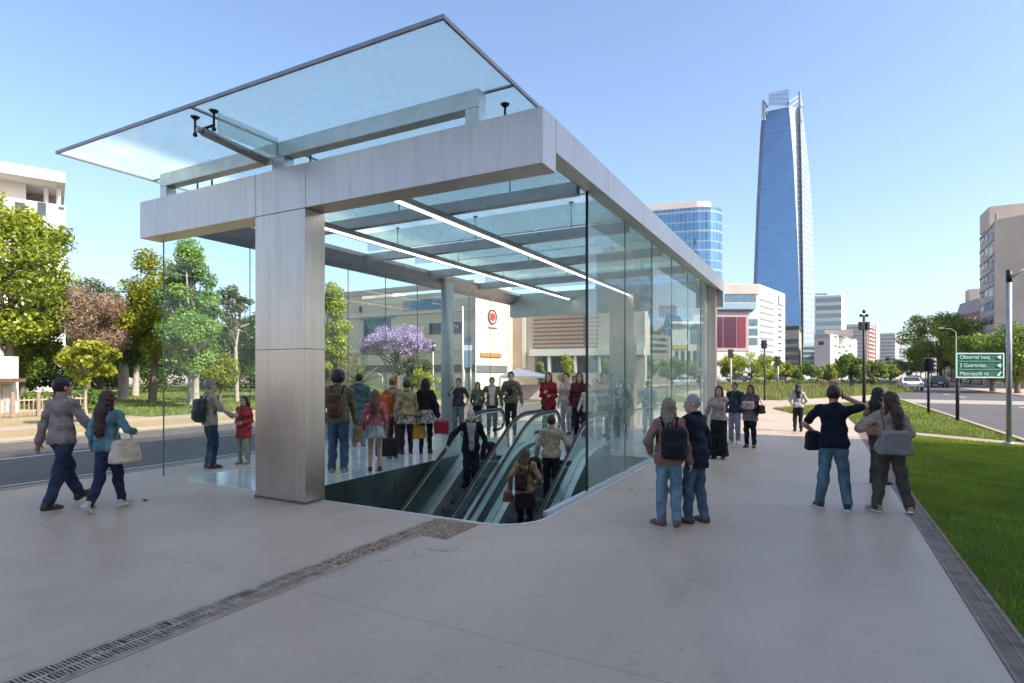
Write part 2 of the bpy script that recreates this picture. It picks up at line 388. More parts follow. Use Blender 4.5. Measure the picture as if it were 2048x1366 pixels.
# lawns beside the walkway
LAWN = [(7.63, -30), (11.2, -30), (11.2, 13.2), (7.63, 15.95)]
sheet('lawn', LAWN, -.008, M_GRASS)
sheet('cross_path', [(7.42, 16.1), (11.2, 13.25), (11.2, 14.2), (7.42, 17.3)], -.006, M_SAND)
lawn2 = [(7.6, 17.35), (11.2, 14.4), (11.2, 44), (8.6, 37), (4.2, 27.2), (5.6, 22.7), (7.42, 22.5)]
sheet('lawn', lawn2, -.008, M_GRASSF)
sheet('lawn', pix([(1060, 803), (1240, 806), (1450, 801), (1440, 786), (1200, 779), (1030, 780)]), -.012, M_GRASSF)
sheet('lawn', pix([(640, 812), (900, 800), (1010, 785), (760, 775), (640, 778)]), -.0125, M_GRASSF)
sheet('planting_bed', pix([(1480, 797), (1560, 800), (1700, 792), (1835, 783), (1800, 768), (1600, 765), (1430, 769)]), -.016, M_MEADOW)
sheet('car_park', pix([(980, 769), (1420, 767), (1790, 764.5), (1780, 757), (1200, 756), (950, 758)]), -.022, M_ROADL)
# dark metal drain edge between walkway and lawn
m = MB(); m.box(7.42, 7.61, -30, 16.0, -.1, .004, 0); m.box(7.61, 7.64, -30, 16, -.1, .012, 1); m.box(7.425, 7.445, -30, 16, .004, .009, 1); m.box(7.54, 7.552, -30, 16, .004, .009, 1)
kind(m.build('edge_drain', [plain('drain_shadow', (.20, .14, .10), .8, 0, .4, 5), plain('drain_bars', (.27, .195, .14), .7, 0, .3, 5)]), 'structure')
# slotted drain across the plaza, with a square of pebbles at its end
t = thing('drain_channel', 'long slotted metal drain grating set in the concrete plaza', 'drain', (2.2, -4, 0))
m = MB(); m.box(2.075, 2.345, -9, .22, -.02, .004); m.build('channel', plain('drain_dark', (.05, .038, .03), .8), t)
m = MB()
for x in (2.075, 2.20, 2.325): m.box(x, x + .02, -9, .22, .004, .010)
for k in range(322):
    y = -9 + k * .0228
    for x in (2.096, 2.221):
        if random.random() < .99: m.obox((x + .0515, y + random.uniform(-.003, .003), .0065), (1, random.uniform(-.06, .06), 0), (0, 1, 0), (0, 0, 1), .0515, random.choice((.0045, .0055, .0065)), .0025)
m.build('grate', plain('grate_metal', (.40, .30, .22), .6, .1, .5, 6), t)
m = MB(); m.box(2.04, 2.074, -9, .22, .0, .006); m.box(2.346, 2.38, -9, .22, .0, .006); m.build('frame', plain('drain_frame', (.40, .32, .25), .6, .2, .3, 3), t)
m = MB()
for k in range(3000):
    x, y = (random.uniform(2.10, 2.33), random.uniform(-1.66, .22)) if k % 3 else (random.uniform(2.34, 2.70), random.uniform(-.45, .22))
    r = random.uniform(.008, .016); m.ball((x, y, .007), (r, r * random.uniform(.6, 1), r * .6), 6)
m.box(2.381, 2.72, -.47, .24, -.02, .004)
tag(m.build('pebble_strip', plain('pebbles', (.36, .25, .17), .8, 0, .75, 40), smooth=False), 'patch of mixed brown pebbles at the end of the drain', 'pebble bed')
# near grass as real blades
def grass(name, poly, n, h, wd, mat, keepf=None):
    xs = [p[0] for p in poly]; ys = [p[1] for p in poly]
    P = np.column_stack([RNG.uniform(min(xs), max(xs), n), RNG.uniform(min(ys), max(ys), n)])
    ins = np.zeros(n, bool)
    j = len(poly) - 1
    for i in range(len(poly)):
        xi, yi = poly[i]; xj, yj = poly[j]
        c = ((yi > P[:, 1]) != (yj > P[:, 1])) & (P[:, 0] < (xj - xi) * (P[:, 1] - yi) / (yj - yi + 1e-12) + xi)
        ins ^= c; j = i
    if keepf is not None: ins &= keepf(P)
    P = P[ins]; n = len(P)
    a = RNG.uniform(0, 2 * np.pi, n); hh = h * RNG.uniform(.45, 1.15, n); ww = wd * RNG.uniform(.6, 1.2, n)
    dx, dy = np.cos(a) * ww, np.sin(a) * ww
    b = RNG.uniform(0, 2 * np.pi, n); lean = hh * RNG.uniform(.1, .8, n); lx, ly = np.cos(b) * lean, np.sin(b) * lean
    V = np.zeros((n, 3, 3)); V[:, 0, 0] = P[:, 0] - dx; V[:, 0, 1] = P[:, 1] - dy; V[:, 1, 0] = P[:, 0] + dx; V[:, 1, 1] = P[:, 1] + dy
    V[:, 2, 0] = P[:, 0] + lx; V[:, 2, 1] = P[:, 1] + ly; V[:, 2, 2] = hh; V[:, :2, 2] = -.01
    tone = np.clip(.5 + .3 * np.sin(P[:, 0] * 1.3 + 2 * np.sin(P[:, 1] * .7)) * .6 + .22 * np.sin(P[:, 0] * 4.1 + P[:, 1] * 2.3 + 3 * np.sin(P[:, 1] * 1.9)) + RNG.normal(0, .22, n), 0, 1)
    return kind(rawmesh(name, V.reshape(-1, 3), 3, tone, mat), 'stuff')
def rawmesh(name, V, k, tone, mat, parent=None):
    n = len(V) // k; me = bpy.data.meshes.new(name)
    me.vertices.add(len(V)); me.vertices.foreach_set('co', np.ascontiguousarray(V, dtype=np.float32).ravel())
    me.loops.add(n * k); me.loops.foreach_set('vertex_index', np.arange(n * k, dtype=np.int32))
    me.polygons.add(n); me.polygons.foreach_set('loop_start', np.arange(0, n * k, k, dtype=np.int32)); me.polygons.foreach_set('loop_total', np.full(n, k, np.int32))
    at_ = me.attributes.new('tone', 'FLOAT', 'FACE'); at_.data.foreach_set('value', np.ascontiguousarray(tone, dtype=np.float32))
    me.materials.append(mat); me.update(calc_edges=True)
    o = bpy.data.objects.new(name, me); COL.objects.link(o)
    if parent is not None: o.parent = parent
    return o
M_BLADE = leafmat('grass_blades', (.095, .165, .010), (.34, .43, .04), .45)
M_BLADEF = leafmat('dry_grass_blades', (.09, .15, .02), (.30, .33, .07), .25)
M_BLADEM = leafmat('meadow_blades', (.09, .14, .02), (.30, .27, .10), .25)
def view(P, near=14):
    dx, dy = P[:, 0] - CAM[0], P[:, 1] - CAM[1]; d = -SA * dx + CA * dy; x = CA * dx + SA * dy
    return (d > .5) & (np.abs(x) < .96 * d + .3)
grass('grass', LAWN, 260000, .055, .006, M_BLADE, lambda P: view(P) & (RNG.uniform(0, 1, len(P)) < np.clip(14 / (np.hypot(P[:, 0] - CAM[0], P[:, 1] - CAM[1]) + 2) ** 1.0, .25, 1)))
grass('grass', lawn2, 60000, .09, .012, M_BLADEF, view)
grass('meadow_grass', ccw(pix([(1480, 797), (1560, 800), (1700, 792), (1835, 783), (1800, 768), (1600, 765), (1430, 769)])), 50000, .55, .03, M_BLADEM)
grass('grass', [(-60, 8.6), (-18.7, 8.6), (-18.7, 45), (-60, 45)], 60000, .10, .02, M_BLADEF)
tag(MB().ball((0, 0, 0), (.05, .03, .012), 8).build('dry_leaf', plain('dry_leaf', (.09, .05, .03), .8)), 'small curled brown leaf lying on the concrete', 'leaf').location = at(290, 1000, .012)
# ---- glass and steel entrance pavilion -------------------------------------------------------------------
def floor_mat():
    n = NT('polished_floor'); v = n.coord()
    br = n.n('ShaderNodeTexBrick'); br.inputs['Scale'].default_value = 1; br.inputs['Brick Width'].default_value = 1.2; br.inputs['Row Height'].default_value = .6
    br.inputs['Mortar Size'].default_value = .004; br.offset = 0; br.inputs['Color1'].default_value = (.50, .53, .51, 1); br.inputs['Color2'].default_value = (.55, .58, .56, 1); br.inputs['Mortar'].default_value = (.2, .24, .23, 1)
    n.l(v, br.inputs['Vector'])
    n.bsdf(br.outputs['Color'], .10, 0, .8, n.noise(v, 3, 3), .02, .01); return n.m
M_FLOOR = floor_mat()
PITX0, PITX1, PITY1 = -.80, 3.32, 6.75
flo = [p for p in hole if p[0] < PITX0 + .001]                      # rounded corner of the hall floor beside the column
lft = [p for p in hole if p[0] <= -1.5]
flat('hall_floor', [(PITX0, HY0), (PITX0, PITY1), (HX1, PITY1), (HX1, HY1), (HX0, HY1)] + [p for p in rrect(HX0, HX1, HY0, HY1, .62, (1, 0, 0, 0))[:9]], .002, M_FLOOR)
m = MB()
N = len(hole)
for i in range(N):
    a, b = hole[i], hole[(i + 1) % N]
    if a[1] > 13 and b[1] > 13: continue
    L = math.hypot(b[0] - a[0], b[1] - a[1])
    if L < 1e-5: continue
    m.bar((a[0], a[1], -.02), (b[0], b[1], -.02), .045, .058)
kind(m.build('floor_rim', plain('rim_metal', (.62, .61, .59), .4, .3, .1, 4)), 'structure')
M_PIT = plain('dark_green_cladding', (.055, .07, .066), .16, 0, .35, 1.2, .0, spec=.7)
m = MB(); D0 = -4.6
for y0 in np.arange(HY0, PITY1, 1.3): m.box(PITX0 - .06, PITX0, y0 + .006, min(y0 + 1.294, PITY1), D0, -.012)
m.box(PITX0 - .2, PITX0 - .061, HY0, PITY1, D0, -.012)
pl = kind(m.build('pit_wall', M_PIT), 'structure')
m = MB(); m.box(PITX0, PITX1 + .2, PITY1, PITY1 + .12, D0, -.012); kind(m.build('pit_wall', M_PIT), 'structure')
m = MB(); m.box(PITX1 + .03, PITX1 + .15, HY0 - .1, PITY1, D0, -.05); kind(m.build('pit_wall', M_PIT), 'structure')
m = MB(); m.box(PITX0 - .2, PITX1 + .1, HY0 - .16, HY0 - .03, D0, -.05); kind(m.build('pit_wall', M_PIT), 'structure')
m = MB(); m.box(PITX0 - .2, PITX1 + .2, HY0 - .2, PITY1 + .2, D0 - .1, D0); kind(m.build('pit_floor', M_ASPH), 'structure')
pav = thing('entrance_pavilion', 'glass walled steel entrance pavilion with a wide overhanging glass canopy over escalators', 'pavilion', (0, 0, 0))
def part(name, mb, mat, parent=None, **k): return mb.build(name, mat, parent or pav, **k)
BZ0, BZ1 = 4.18, 4.81
# front column and beam
c = part('column', MB().box(-1.04, 0, 0, .37, .0, 2.193).box(-1.04, 0, 0, .37, 2.196, BZ0 - .006), M_STEEL, bevel=.004)
part('base_trim', MB().box(-1.05, .01, -.01, .38, -.02, .035), plain('trim_dark', (.16, .14, .13), .5, .5), c)
part('front_beam', MB().box(-4.01, -1.046, 0, .37, BZ0, BZ1).box(-1.04, 0, 0, .37, BZ0, BZ1).box(.006, 3.68, 0, .37, BZ0, BZ1), M_STEEL, bevel=.006)
# side beams: fascia with a soffit that rises towards the glass
m = MB(); y0, y1 = .375, 13.5
def sidebeam(xo, xi):
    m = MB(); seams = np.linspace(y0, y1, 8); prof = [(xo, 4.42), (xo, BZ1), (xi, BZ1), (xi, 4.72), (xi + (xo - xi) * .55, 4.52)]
    for a, b in zip(seams[:-1], seams[1:]):
        b -= .008; k = len(m.v)
        for y in (a, b): m.v += [(x, y, z) for x, z in prof]
        n = len(prof)
        for i in range(n):
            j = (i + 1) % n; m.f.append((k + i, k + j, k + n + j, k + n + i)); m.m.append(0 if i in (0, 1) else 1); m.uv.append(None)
        m.f += [tuple(k + i for i in range(n))[::-1], tuple(k + n + i for i in range(n))]; m.m += [0, 0]; m.uv += [None, None]
    return m
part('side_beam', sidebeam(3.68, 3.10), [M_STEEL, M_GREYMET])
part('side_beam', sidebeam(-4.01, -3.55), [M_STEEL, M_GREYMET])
part('back_beam', MB().box(-4.0, 3.68, 13.51, 13.80, 3.95, BZ1), plain('back_beam_panel', (.40, .45, .44), .4, .5, .1, 3, .03))
part('back_column', MB().box(.05, .90, 13.15, 13.5, 0, 4.5), M_STEEL, bevel=.008)
part('end_post', MB().box(3.12, 3.5, 13.2, 13.49, 0, 4.5), M_STEEL, bevel=.006)
part('rear_column', MB().tube([(-3.55, 8.7, 0), (-3.55, 8.7, 4.55)], .19, 20), plain('column_paint', (.40, .44, .42), .45, .3, .06, 3, .03), smooth=True)
# glass walls: one pane per part
L0 = [.38, 2.15, 3.55, 4.95, 6.35, 7.75, 9.15, 10.55, 11.95, 13.3]
for a, b in zip(L0[:-1], L0[1:]):
    p = part('wall_pane', MB().box(-3.965, -3.95, a + .006, b - .006, .012, 4.60), M_SIDEGL)
    part('joint', MB().box(-3.967, -3.948, b - .005, b + .005, .012, 4.55), plain('joint_seal', (.16, .19, .19), .5), p)
    if a < .5: part('edge_strip', MB().box(-3.969, -3.946, a - .008, a + .006, .012, 4.60), plain('glass_edge', (.06, .13, .12), .2), p)
R0 = [2.52, 4.45, 6.35, 8.2, 10.1, 12.0, 13.2]
for i, (a, b) in enumerate(zip(R0[:-1], R0[1:])):
    p = part('wall_pane', MB().box(3.245, 3.262, a + .006, b - .006, .06, 4.74), M_RIGHTGL)
    part('joint', MB().box(3.243, 3.264, b - .007, b + .007, .06, 4.70), M_DARKMET, p)
    if i == 0: part('edge_strip', MB().box(3.235, 3.272, a - .02, a + .006, .03, 4.74), M_BLACK, p)
part('glass_channel', MB().box(3.22, 3.29, 1.0, 13.3, -.01, .06), M_TRIM)
for xa, xb in ((-3.4, -1.6), (-1.59, .05), (.95, 3.1)):
    part('wall_pane', MB().box(xa, xb, 13.40, 13.415, .02, 3.95), M_SIDEGL)
# roof plate of glass, in framed sheets with dark joints
ZG = 5.35; XA, XB, YA, YB = -4.31, 3.10, -1.08, 13.7
ys = [YA, .42] + list(np.linspace(.42, YB, 7))[1:]; xs = [XA, -.93, XB]
for i in range(len(ys) - 1):
    for j in range(2):
        p = part('roof_pane', MB().box(xs[j] + .012, xs[j + 1] - .012, ys[i] + .012, ys[i + 1] - .012, ZG, ZG + .024), M_ROOFGL)
m = MB()
for y in ys[1:-1]: m.box(XA, XB, y - .012, y + .012, ZG - .004, ZG + .026)
m.box(-.942, -.918, YA, YB, ZG - .005, ZG + .027)
part('roof_joint', m, M_DARKMET)
m = MB(); m.box(XA - .03, XB + .03, YA - .03, YA, ZG - .012, ZG + .034); m.box(XB, XB + .028, YA, YB, ZG - .012, ZG + .034); m.box(XA - .03, XA, YA, YB, ZG - .012, ZG + .03)
part('roof_edge', m, plain('roof_edge_metal', (.30, .29, .29), .4, .6))
# box frame carried on the front beam, holding the canopy
m = MB(); m.box(-3.60, 2.79, .10, .28, 5.04, 5.26)
for x0_, x1_ in ((-3.60, -3.42), (-.80, -.55), (2.60, 2.79)): m.box(x0_, x1_, .101, .279, BZ1, 5.039)
part('canopy_frame', m, M_TRIM, bevel=.008)
def cantilever(x):
    a = part('canopy_arm', MB().tube([(x, .1, 5.02), (x, -.9, 5.10)], .062, 14).tube([(x, -.9, 5.10), (x, -.98, 5.107)], .045, 14), M_GREYMET, smooth=True)
    return a
def spider(x, y, parent=None, z=5.1):
    m = MB(); m.tube([(x - .2, y, z + .05), (x + .2, y, z + .05)], .018, 8)
    for s in (-.2, .2):
        m.tube([(x + s, y, z), (x + s, y, ZG - .012)], .016, 8); m.tube([(x + s, y, ZG - .03), (x + s, y, ZG - .004)], [.042, .062], 14)
        m.ball((x + s, y, z), .032, 8)
    return part('glass_fixing', m, M_DARKMET, parent, smooth=True)
spider(-.93, -.88, cantilever(-.93))
spider(2.58, .78, None, 5.12)
for x, y in ((-3.2, .3), (-.93, .42)): spider(x, y + .35, None, 5.06)
# glass fins and steel cross beams under the roof
for y in np.arange(1.35, 13.0, 1.9): part('glass_fin', MB().box(-3.5, 3.05, y - .011, y + .011, 4.86, 5.30), M_FINGL)
part('glass_fin', MB().box(-.70, -.67, -.85, .1, 5.05, 5.32), M_FINGL)
for y in (2.55, 5.2, 7.85, 10.5): part('cross_beam', MB().box(-3.55, 3.1, y - .07, y + .07, 4.60, 4.80), M_GREYMET, bevel=.006)
for x in (-2.6, -.4, 1.9):
    m = MB()
    for y in (2.55, 5.2, 7.85, 10.5): m.tube([(x, y, 4.80), (x, y, ZG - .01)], .012, 8); m.tube([(x, y, ZG - .03), (x, y, ZG - .006)], [.03, .06], 10)
    part('glass_fixing', m, M_GREYMET, smooth=True)
# two long strip lights
for x in (-1.5, .72):
    h = part('light_housing', MB().box(x - .075, x + .075, .45, 13.4, 4.47, 4.56), plain('lamp_housing', (.22, .22, .21), .5, .5))
    part('light_tube', MB().box(x - .032, x + .032, .5, 13.3, 4.452, 4.469), M_LAMP, h)
# glass rail along the far side of the pit and beside the upper landing
gr = thing('glass_railing', 'low frameless glass railing round the landing behind the escalators', 'railing', (2.75, 8.5, 0))
m = MB(); m.box(2.70, 2.715, 7.0, 10.2, .03, 1.0); m.build('glass_panel', M_RAILGL, gr)
m = MB(); m.box(2.685, 2.73, 7.0, 10.2, 1.0, 1.035); m.box(2.67, 2.745, 7.0, 10.2, .003, .03); m.build('rail', M_TRIM, gr)
# ---- escalators -----------------------------------------------------------------------------------------------
EY, ES = 5.5, .66
def zs(y): return min(0.0, (y - EY) * ES)
def smooth_path(off, y0=-.6, y1=6.75, n=40, soft=.55):
    P = []
    for i in range(n + 1):
        y = y0 + (y1 - y0) * i / n; d = (y - EY) / soft
        z = (y - EY) * ES if d < -1 else (0 if d > 1 else -ES * soft * (1 - d) ** 2 / 4)
        P.append((y, z + off))
    return P
M_STEP = plain('step_metal', (.20, .21, .205), .45, .4, .2, 30, .2, 120)
M_SKIRT = plain('skirt_metal', (.62, .67, .65), .35, .5, .15, 6, .05)
M_GREENP = plain('green_glass_panel', (.13, .17, .155), .12, 0, .25, 2, 0, spec=.7)
def escalator(xa, xb, label):
    xm = (xa + xb) / 2; t = thing('escalator', label, 'escalator', (xm, EY, 0), 'escalators going down into the station')
    hr = smooth_path(.95); loop = []
    y, z = hr[-1]
    for i in range(1, 13): a = R_(90 - 15 * i); loop.append((y + .25 * math.cos(a), z - .25 + .25 * math.sin(a)))
    path = hr + loop + [(y - .3, z - .5)]
    for x in (xa, xb):
        h = MB().tube([(x, p[0], p[1]) for p in path], .034, 10, sx=.85).build('handrail', M_BLACK, t, smooth=True)
        MB().tube([(x, p[0], p[1] - .055) for p in hr + [(q[0] - .04 * (q[0] > y), q[1] * 1) for q in loop[:9]]], .022, 8).build('rail_guide', M_GREYMET, h, smooth=True)
        m = MB()
        for a, b in zip(hr[:-1], hr[1:]):
            m.quad([(x - .006, a[0], a[1] - .70), (x - .006, b[0], b[1] - .70), (x - .006, b[0], b[1] - .05), (x - .006, a[0], a[1] - .05)])
            m.quad([(x + .006, a[0], a[1] - .70), (x + .006, b[0], b[1] - .70), (x + .006, b[0], b[1] - .05), (x + .006, a[0], a[1] - .05)][::-1])
        m.build('balustrade', M_RAILGL, t)
        sgn = 1 if x == xa else -1; m = MB(); dk = smooth_path(.25)
        for a, b in zip(dk[:-1], dk[1:]):
            x2 = x + sgn * .20; x3 = x + sgn * .23; x0 = x - sgn * .10
            m.quad([(x0, a[0], a[1]), (x2, a[0], a[1]), (x2, b[0], b[1]), (x0, b[0], b[1])][::sgn])
            m.quad([(x2, a[0], a[1]), (x3, a[0], a[1] - .30), (x3, b[0], b[1] - .30), (x2, b[0], b[1])][::sgn], 1)
            m.quad([(x0, a[0], a[1] - .75), (x0, a[0], a[1]), (x0, b[0], b[1]), (x0, b[0], b[1] - .75)][::sgn], 2)
            m.quad([(x + sgn * .045, a[0], a[1] + .004), (x + sgn * .06, a[0], a[1] + .004), (x + sgn * .06, b[0], b[1] + .004), (x + sgn * .045, b[0], b[1] + .004)][::sgn], 3)
        m.build('skirt', [M_SKIRT, M_TRIM, M_GREENP, M_BLACK], t)
    w0, w1 = xa + .22, xb - .22
    k = 0
    for i in range(16):                                     # each tread and riser
        y = EY - .15 - i * .40; z = zs(y)
        m = MB(); m.box(w0, w1, y - .2, y + .2, z - .30, z - .01)
        for r in range(14):
            xx = w0 + .02 + r * (w1 - w0 - .04) / 13; m.box(xx - .012, xx + .012, y - .2, y + .19, z - .01, z)
        m.build('step', M_STEP, t)
    m = MB(); m.box(w0, w1, EY + .06, 6.74, -.02, .006); m.build('comb_plate', M_SKIRT, t)
    return t
escalator(-.66, .48, 'escalator nearest the hall floor, an old man in a dark blazer riding it')
escalator(.86, 2.12, 'escalator beside the outer glass wall, two people with bags riding up it')
# ---- people: implicit body and clothes, meshed by surface nets -------------------------------------------------
def surfnet(f, lo, hi, h):
    lo = np.array(lo, float); n = np.ceil((np.array(hi) - lo) / h).astype(int) + 1
    g = np.meshgrid(*[lo[i] + h * np.arange(n[i]) for i in range(3)], indexing='ij')
    d = f(*[a.astype(np.float32) for a in g]); s = d < 0
    nc = n - 1; acc = np.zeros((*nc, 3)); cnt = np.zeros(nc); quads = []
    for ax in range(3):
        A = [slice(None)] * 3; Bq = [slice(None)] * 3; A[ax] = slice(0, -1); Bq[ax] = slice(1, None)
        d0, d1 = d[tuple(A)], d[tuple(Bq)]; cr = (s[tuple(A)] != s[tuple(Bq)])
        t = np.where(cr, d0 / np.where(cr, d0 - d1, 1), 0); o = [i for i in range(3) if i != ax]
        for a in (0, 1):
            for b in (0, 1):
                S = [slice(None)] * 3; S[o[0]] = slice(a, a + nc[o[0]]); S[o[1]] = slice(b, b + nc[o[1]]); S = tuple(S)
                c = cr[S]; cnt += c
                acc[..., ax] += c * t[S]; acc[..., o[0]] += c * a; acc[..., o[1]] += c * b
        idx = np.argwhere(cr); ok = (idx[:, o[0]] > 0) & (idx[:, o[1]] > 0) & (idx[:, o[0]] < nc[o[0]]) & (idx[:, o[1]] < nc[o[1]])
        idx = idx[ok]; neg = s[tuple(A)][tuple(idx.T)]
        q = []
        for a, b in ((-1, -1), (0, -1), (0, 0), (-1, 0)):
            e = idx.copy(); e[:, o[0]] += a; e[:, o[1]] += b; q.append(e)
        q = np.stack(q, 1); fl = neg if ax != 1 else ~neg
        q[~fl] = q[~fl][:, ::-1]; quads.append(q)
    Q = np.concatenate(quads); m = cnt > 0; ids = -np.ones(nc, int); ids[m] = np.arange(m.sum())
    base = np.argwhere(m); V = lo + h * (base + acc[m] / cnt[m][:, None])
    return V, ids[Q[..., 0], Q[..., 1], Q[..., 2]]
def cap(p, a, b, r0, r1, fl=1.0, ax=1):
    """tapered capsule; fl flattens it along axis ax"""
    a = list(a); b = list(b); P = list(p); 
    if fl != 1.0: a[ax] /= fl; b[ax] /= fl; P[ax] = P[ax] / fl
    ab = [b[i] - a[i] for i in range(3)]; L = sum(x * x for x in ab) + 1e-9
    t = np.clip(sum((P[i] - a[i]) * ab[i] for i in range(3)) / L, 0, 1)
    d = np.sqrt(sum((P[i] - a[i] - t * ab[i]) ** 2 for i in range(3))) - (r0 + (r1 - r0) * t)
    return d * (min(1.0, fl) if fl != 1 else 1)
def ell(p, c, r):
    k = np.sqrt(sum(((p[i] - c[i]) / r[i]) ** 2 for i in range(3))); return (k - 1) * min(r)
def rbox(p, c, hb, r):
    q = [np.abs(p[i] - c[i]) - hb[i] + r for i in range(3)]
    return np.sqrt(sum(np.maximum(x, 0) ** 2 for x in q)) + np.minimum(np.maximum(np.maximum(q[0], q[1]), q[2]), 0) - r
def smin(a, b, k=.03):
    h = np.clip(.5 + .5 * (b - a) / k, 0, 1); return b + (a - b) * h - k * h * (1 - h)
def smins(L, k=.03):
    d = L[0]
    for x in L[1:]: d = smin(d, x, k)
    return d
def ik(a, b, l1, l2, pole):
    a, b, pole = Vector(a), Vector(b), Vector(pole); d = b - a; L = min(d.length, (l1 + l2) * .999)
    if L < 1e-6: L = 1e-6
    u = d.normalized(); b2 = a + u * L; x = (l1 * l1 - l2 * l2 + L * L) / (2 * L); h = math.sqrt(max(l1 * l1 - x * x, 0))
    p = pole - u * pole.dot(u); p.normalize(); return a + u * x + p * h, b2
SKINS = [(.60, .37, .26), (.52, .30, .20), (.68, .44, .33), (.38, .20, .13)]
def skinmat(i):
    key = ('skin', i)
    if key not in MATS:
        c = SKINS[i]; n = NT('skin'); b = n.bsdf(n.ramp(n.noise(n.coord(), 14, 3), [(.3, sub(c, .88)), (.7, sub(c, 1.1))]), .5, 0, .4)
        b.inputs['Subsurface Weight'].default_value = .08; b.inputs['Subsurface Radius'].default_value = (.01, .004, .002); MATS[key] = n.m
    return MATS[key]
M_EYEW = plain('eye', (.02, .015, .012), .2); M_LIP = plain('lips', (.30, .11, .09), .5)
def hairmat(c):
    key = ('hair', c)
    if key not in MATS:
        n = NT('hair'); v = n.coord(); f = n.noise(n.scaled(v, (40, 40, 5)), 3, 3)
        n.bsdf(n.ramp(f, [(.3, sub(c, .6)), (.7, sub(c, 1.4))]), .42, 0, .4, f, .6, .01); MATS[key] = n.m
    return MATS[key]
PEOPLE = {}
def person(pid, label, loc, rz, H=1.72, female=False, skin=0, build=1.0, head=(0, 0), hair=('short', (.02, .014, .01)), top=None, legs=None, skirt=None, inner=None,
           shoes=((.03, .025, .022), None), hands=None, feet=None, lean=0, elbow=None, h=.015, group='people around the station entrance', collar=True, hat=None):
    """hands: wrist targets for the body's left (-x) and right (+x) hand; feet: (x, y, lift, pitch, yaw)"""
    s = H / 1.72
    root = thing('person', label, 'person', loc, group, rz); root.scale = (s, s, s)
    hands = hands or {}; feet = feet or {}; elbow = elbow or {}
    sw = (.156 if female else .180) * build; hw = .078
    ca, sa_ = math.cos(R_(lean)), math.sin(R_(lean))
    def T(x, y, z):                                       # lean the upper body forward about the hips
        yy, zz = y, z - .95; return (x, yy * ca + zz * sa_, .95 + zz * ca - yy * sa_)
    hip = {-1: Vector((-hw, 0, .90)), 1: Vector((hw, 0, .90))}; J = {}
    for sd_ in (-1, 1):
        fx, fy, lift, pitch, yaw = feet.get(sd_, (sd_ * .10, 0, 0, 0, sd_ * -8))
        ank = Vector((fx, fy - .045 * (1 - math.cos(R_(pitch))), .085 + lift))
        kn, an = ik(hip[sd_], ank, .412, .412, (sd_ * .06, 1, 0))
        J['kn', sd_], J['an', sd_], J['ft', sd_] = kn, an, (pitch, yaw)
        sh = Vector(T(sd_ * sw, 0, 1.39)); wr = hands.get(sd_, (sd_ * (sw + .075), .05, .87))
        wr = Vector(wr) if sd_ in hands else Vector(T(*wr))
        el, wr = ik(sh, wr, .29, .255, elbow.get(sd_, (sd_ * .5, -1, -.15)))
        J['sh', sd_], J['el', sd_], J['wr', sd_] = sh, el, wr
    nk, hc = Vector(T(0, -.01, 1.45)), Vector(T(0, .012, 1.60))
    yaw, tilt = R_(head[0]), R_(head[1])
    Rh = Matrix.Rotation(yaw, 3, 'Z') @ Matrix.Rotation(tilt, 3, 'X')      # +tilt looks up
    Ri = np.array(Rh.transposed())
    def hl(p):                                              # world grid -> head space centred at the skull
        q = [p[i] - hc[i] for i in range(3)]
        return [sum(Ri[i][j] * q[j] for j in range(3)) for i in range(3)]
    b = build; pw, ww, cw = ((.138, .102, .122) if female else (.130, .116, .142)); pw *= b; ww *= b; cw *= b
    def torso(p, t=0.0, zlo=.0):
        L = [cap(p, T(0, -.01, .94), T(0, 0, 1.12), pw + t, ww + t, .66), cap(p, T(0, 0, 1.12), T(0, -.005, 1.31), ww + t, cw + t, .66),
             cap(p, T(-sw * .80, -.01, 1.378), T(sw * .80, -.01, 1.378), .053 + t, .053 + t, .9), cap(p, T(0, -.012, 1.37), T(0, -.012, 1.43), .080 + t, .054 + t * .6)]
        if female: L += [ell(p, T(-.07, .085, 1.27), (.06 + t, .05 + t, .065 + t)), ell(p, T(.07, .085, 1.27), (.06 + t, .05 + t, .065 + t))]
        return smins(L, .06)
    def arm(p, sd_, t=0.0, frac=2.0, flare=0.0):
        sh, el, wr = J['sh', sd_], J['el', sd_], J['wr', sd_]; L = []
        if frac >= 1:
            L.append(cap(p, sh, el, .048 + t, .038 + t + flare))
            e = el + (wr - el) * min(1, frac - 1)
            if frac > 1.02: L.append(cap(p, el, e, .039 + t + flare, .029 + t * 1.1 + flare))
        else: L.append(cap(p, sh, sh + (el - sh) * frac, .051 + t, .047 + t + flare))
        return smins(L, .025)
    def leg(p, sd_, t=0.0, wide=0.0):
        k, a = J['kn', sd_], J['an', sd_]
        return smins([cap(p, hip[sd_], k, .083 * (b * .5 + .5) + t, .056 + t + wide * .6), cap(p, k + Vector((0, -.012, -.08)), a + Vector((0, 0, .0)), .056 + t + wide * .6, .040 + t + wide)], .05)
    def fold(p, a=.0035):
        ph = (label.__len__() * 1.7) % 6
        return a * (np.sin(36 * p[2] + 14 * p[0] + 5 * np.sin(11 * p[1] + ph) + ph) + np.sin(25 * p[2] - 27 * p[0] + 13 * p[1] + 2 + 2 * ph) + .8 * np.sin(9 * p[2] + 31 * p[0] + ph) - .9)
    # --- body: one skin surface with face, ears and five fingered hands
    def fbody(*p):
        L = [torso(p, -.014), cap(p, nk - Vector((0, 0, .03)), hc + Vector((0, -.015, -.05)), .056, .052)]
        lng = bool(top) and ((top[2] if len(top) > 2 else {}).get('sleeve', .55 if top[0] == 'tee' else 2.0) > 1.2)
        for sd_ in (-1, 1): L += [arm(p, sd_, -.009 if lng else 0.0), leg(p, sd_, -.010 if legs else 0.0)]
        d = smins(L, .025)
        q = hl(p); d = smin(d, smin(ell(q, (0, -.012, .022), (.074, .093, .100)), ell(q, (0, .022, -.045), (.055, .068, .072)), .03), .02)
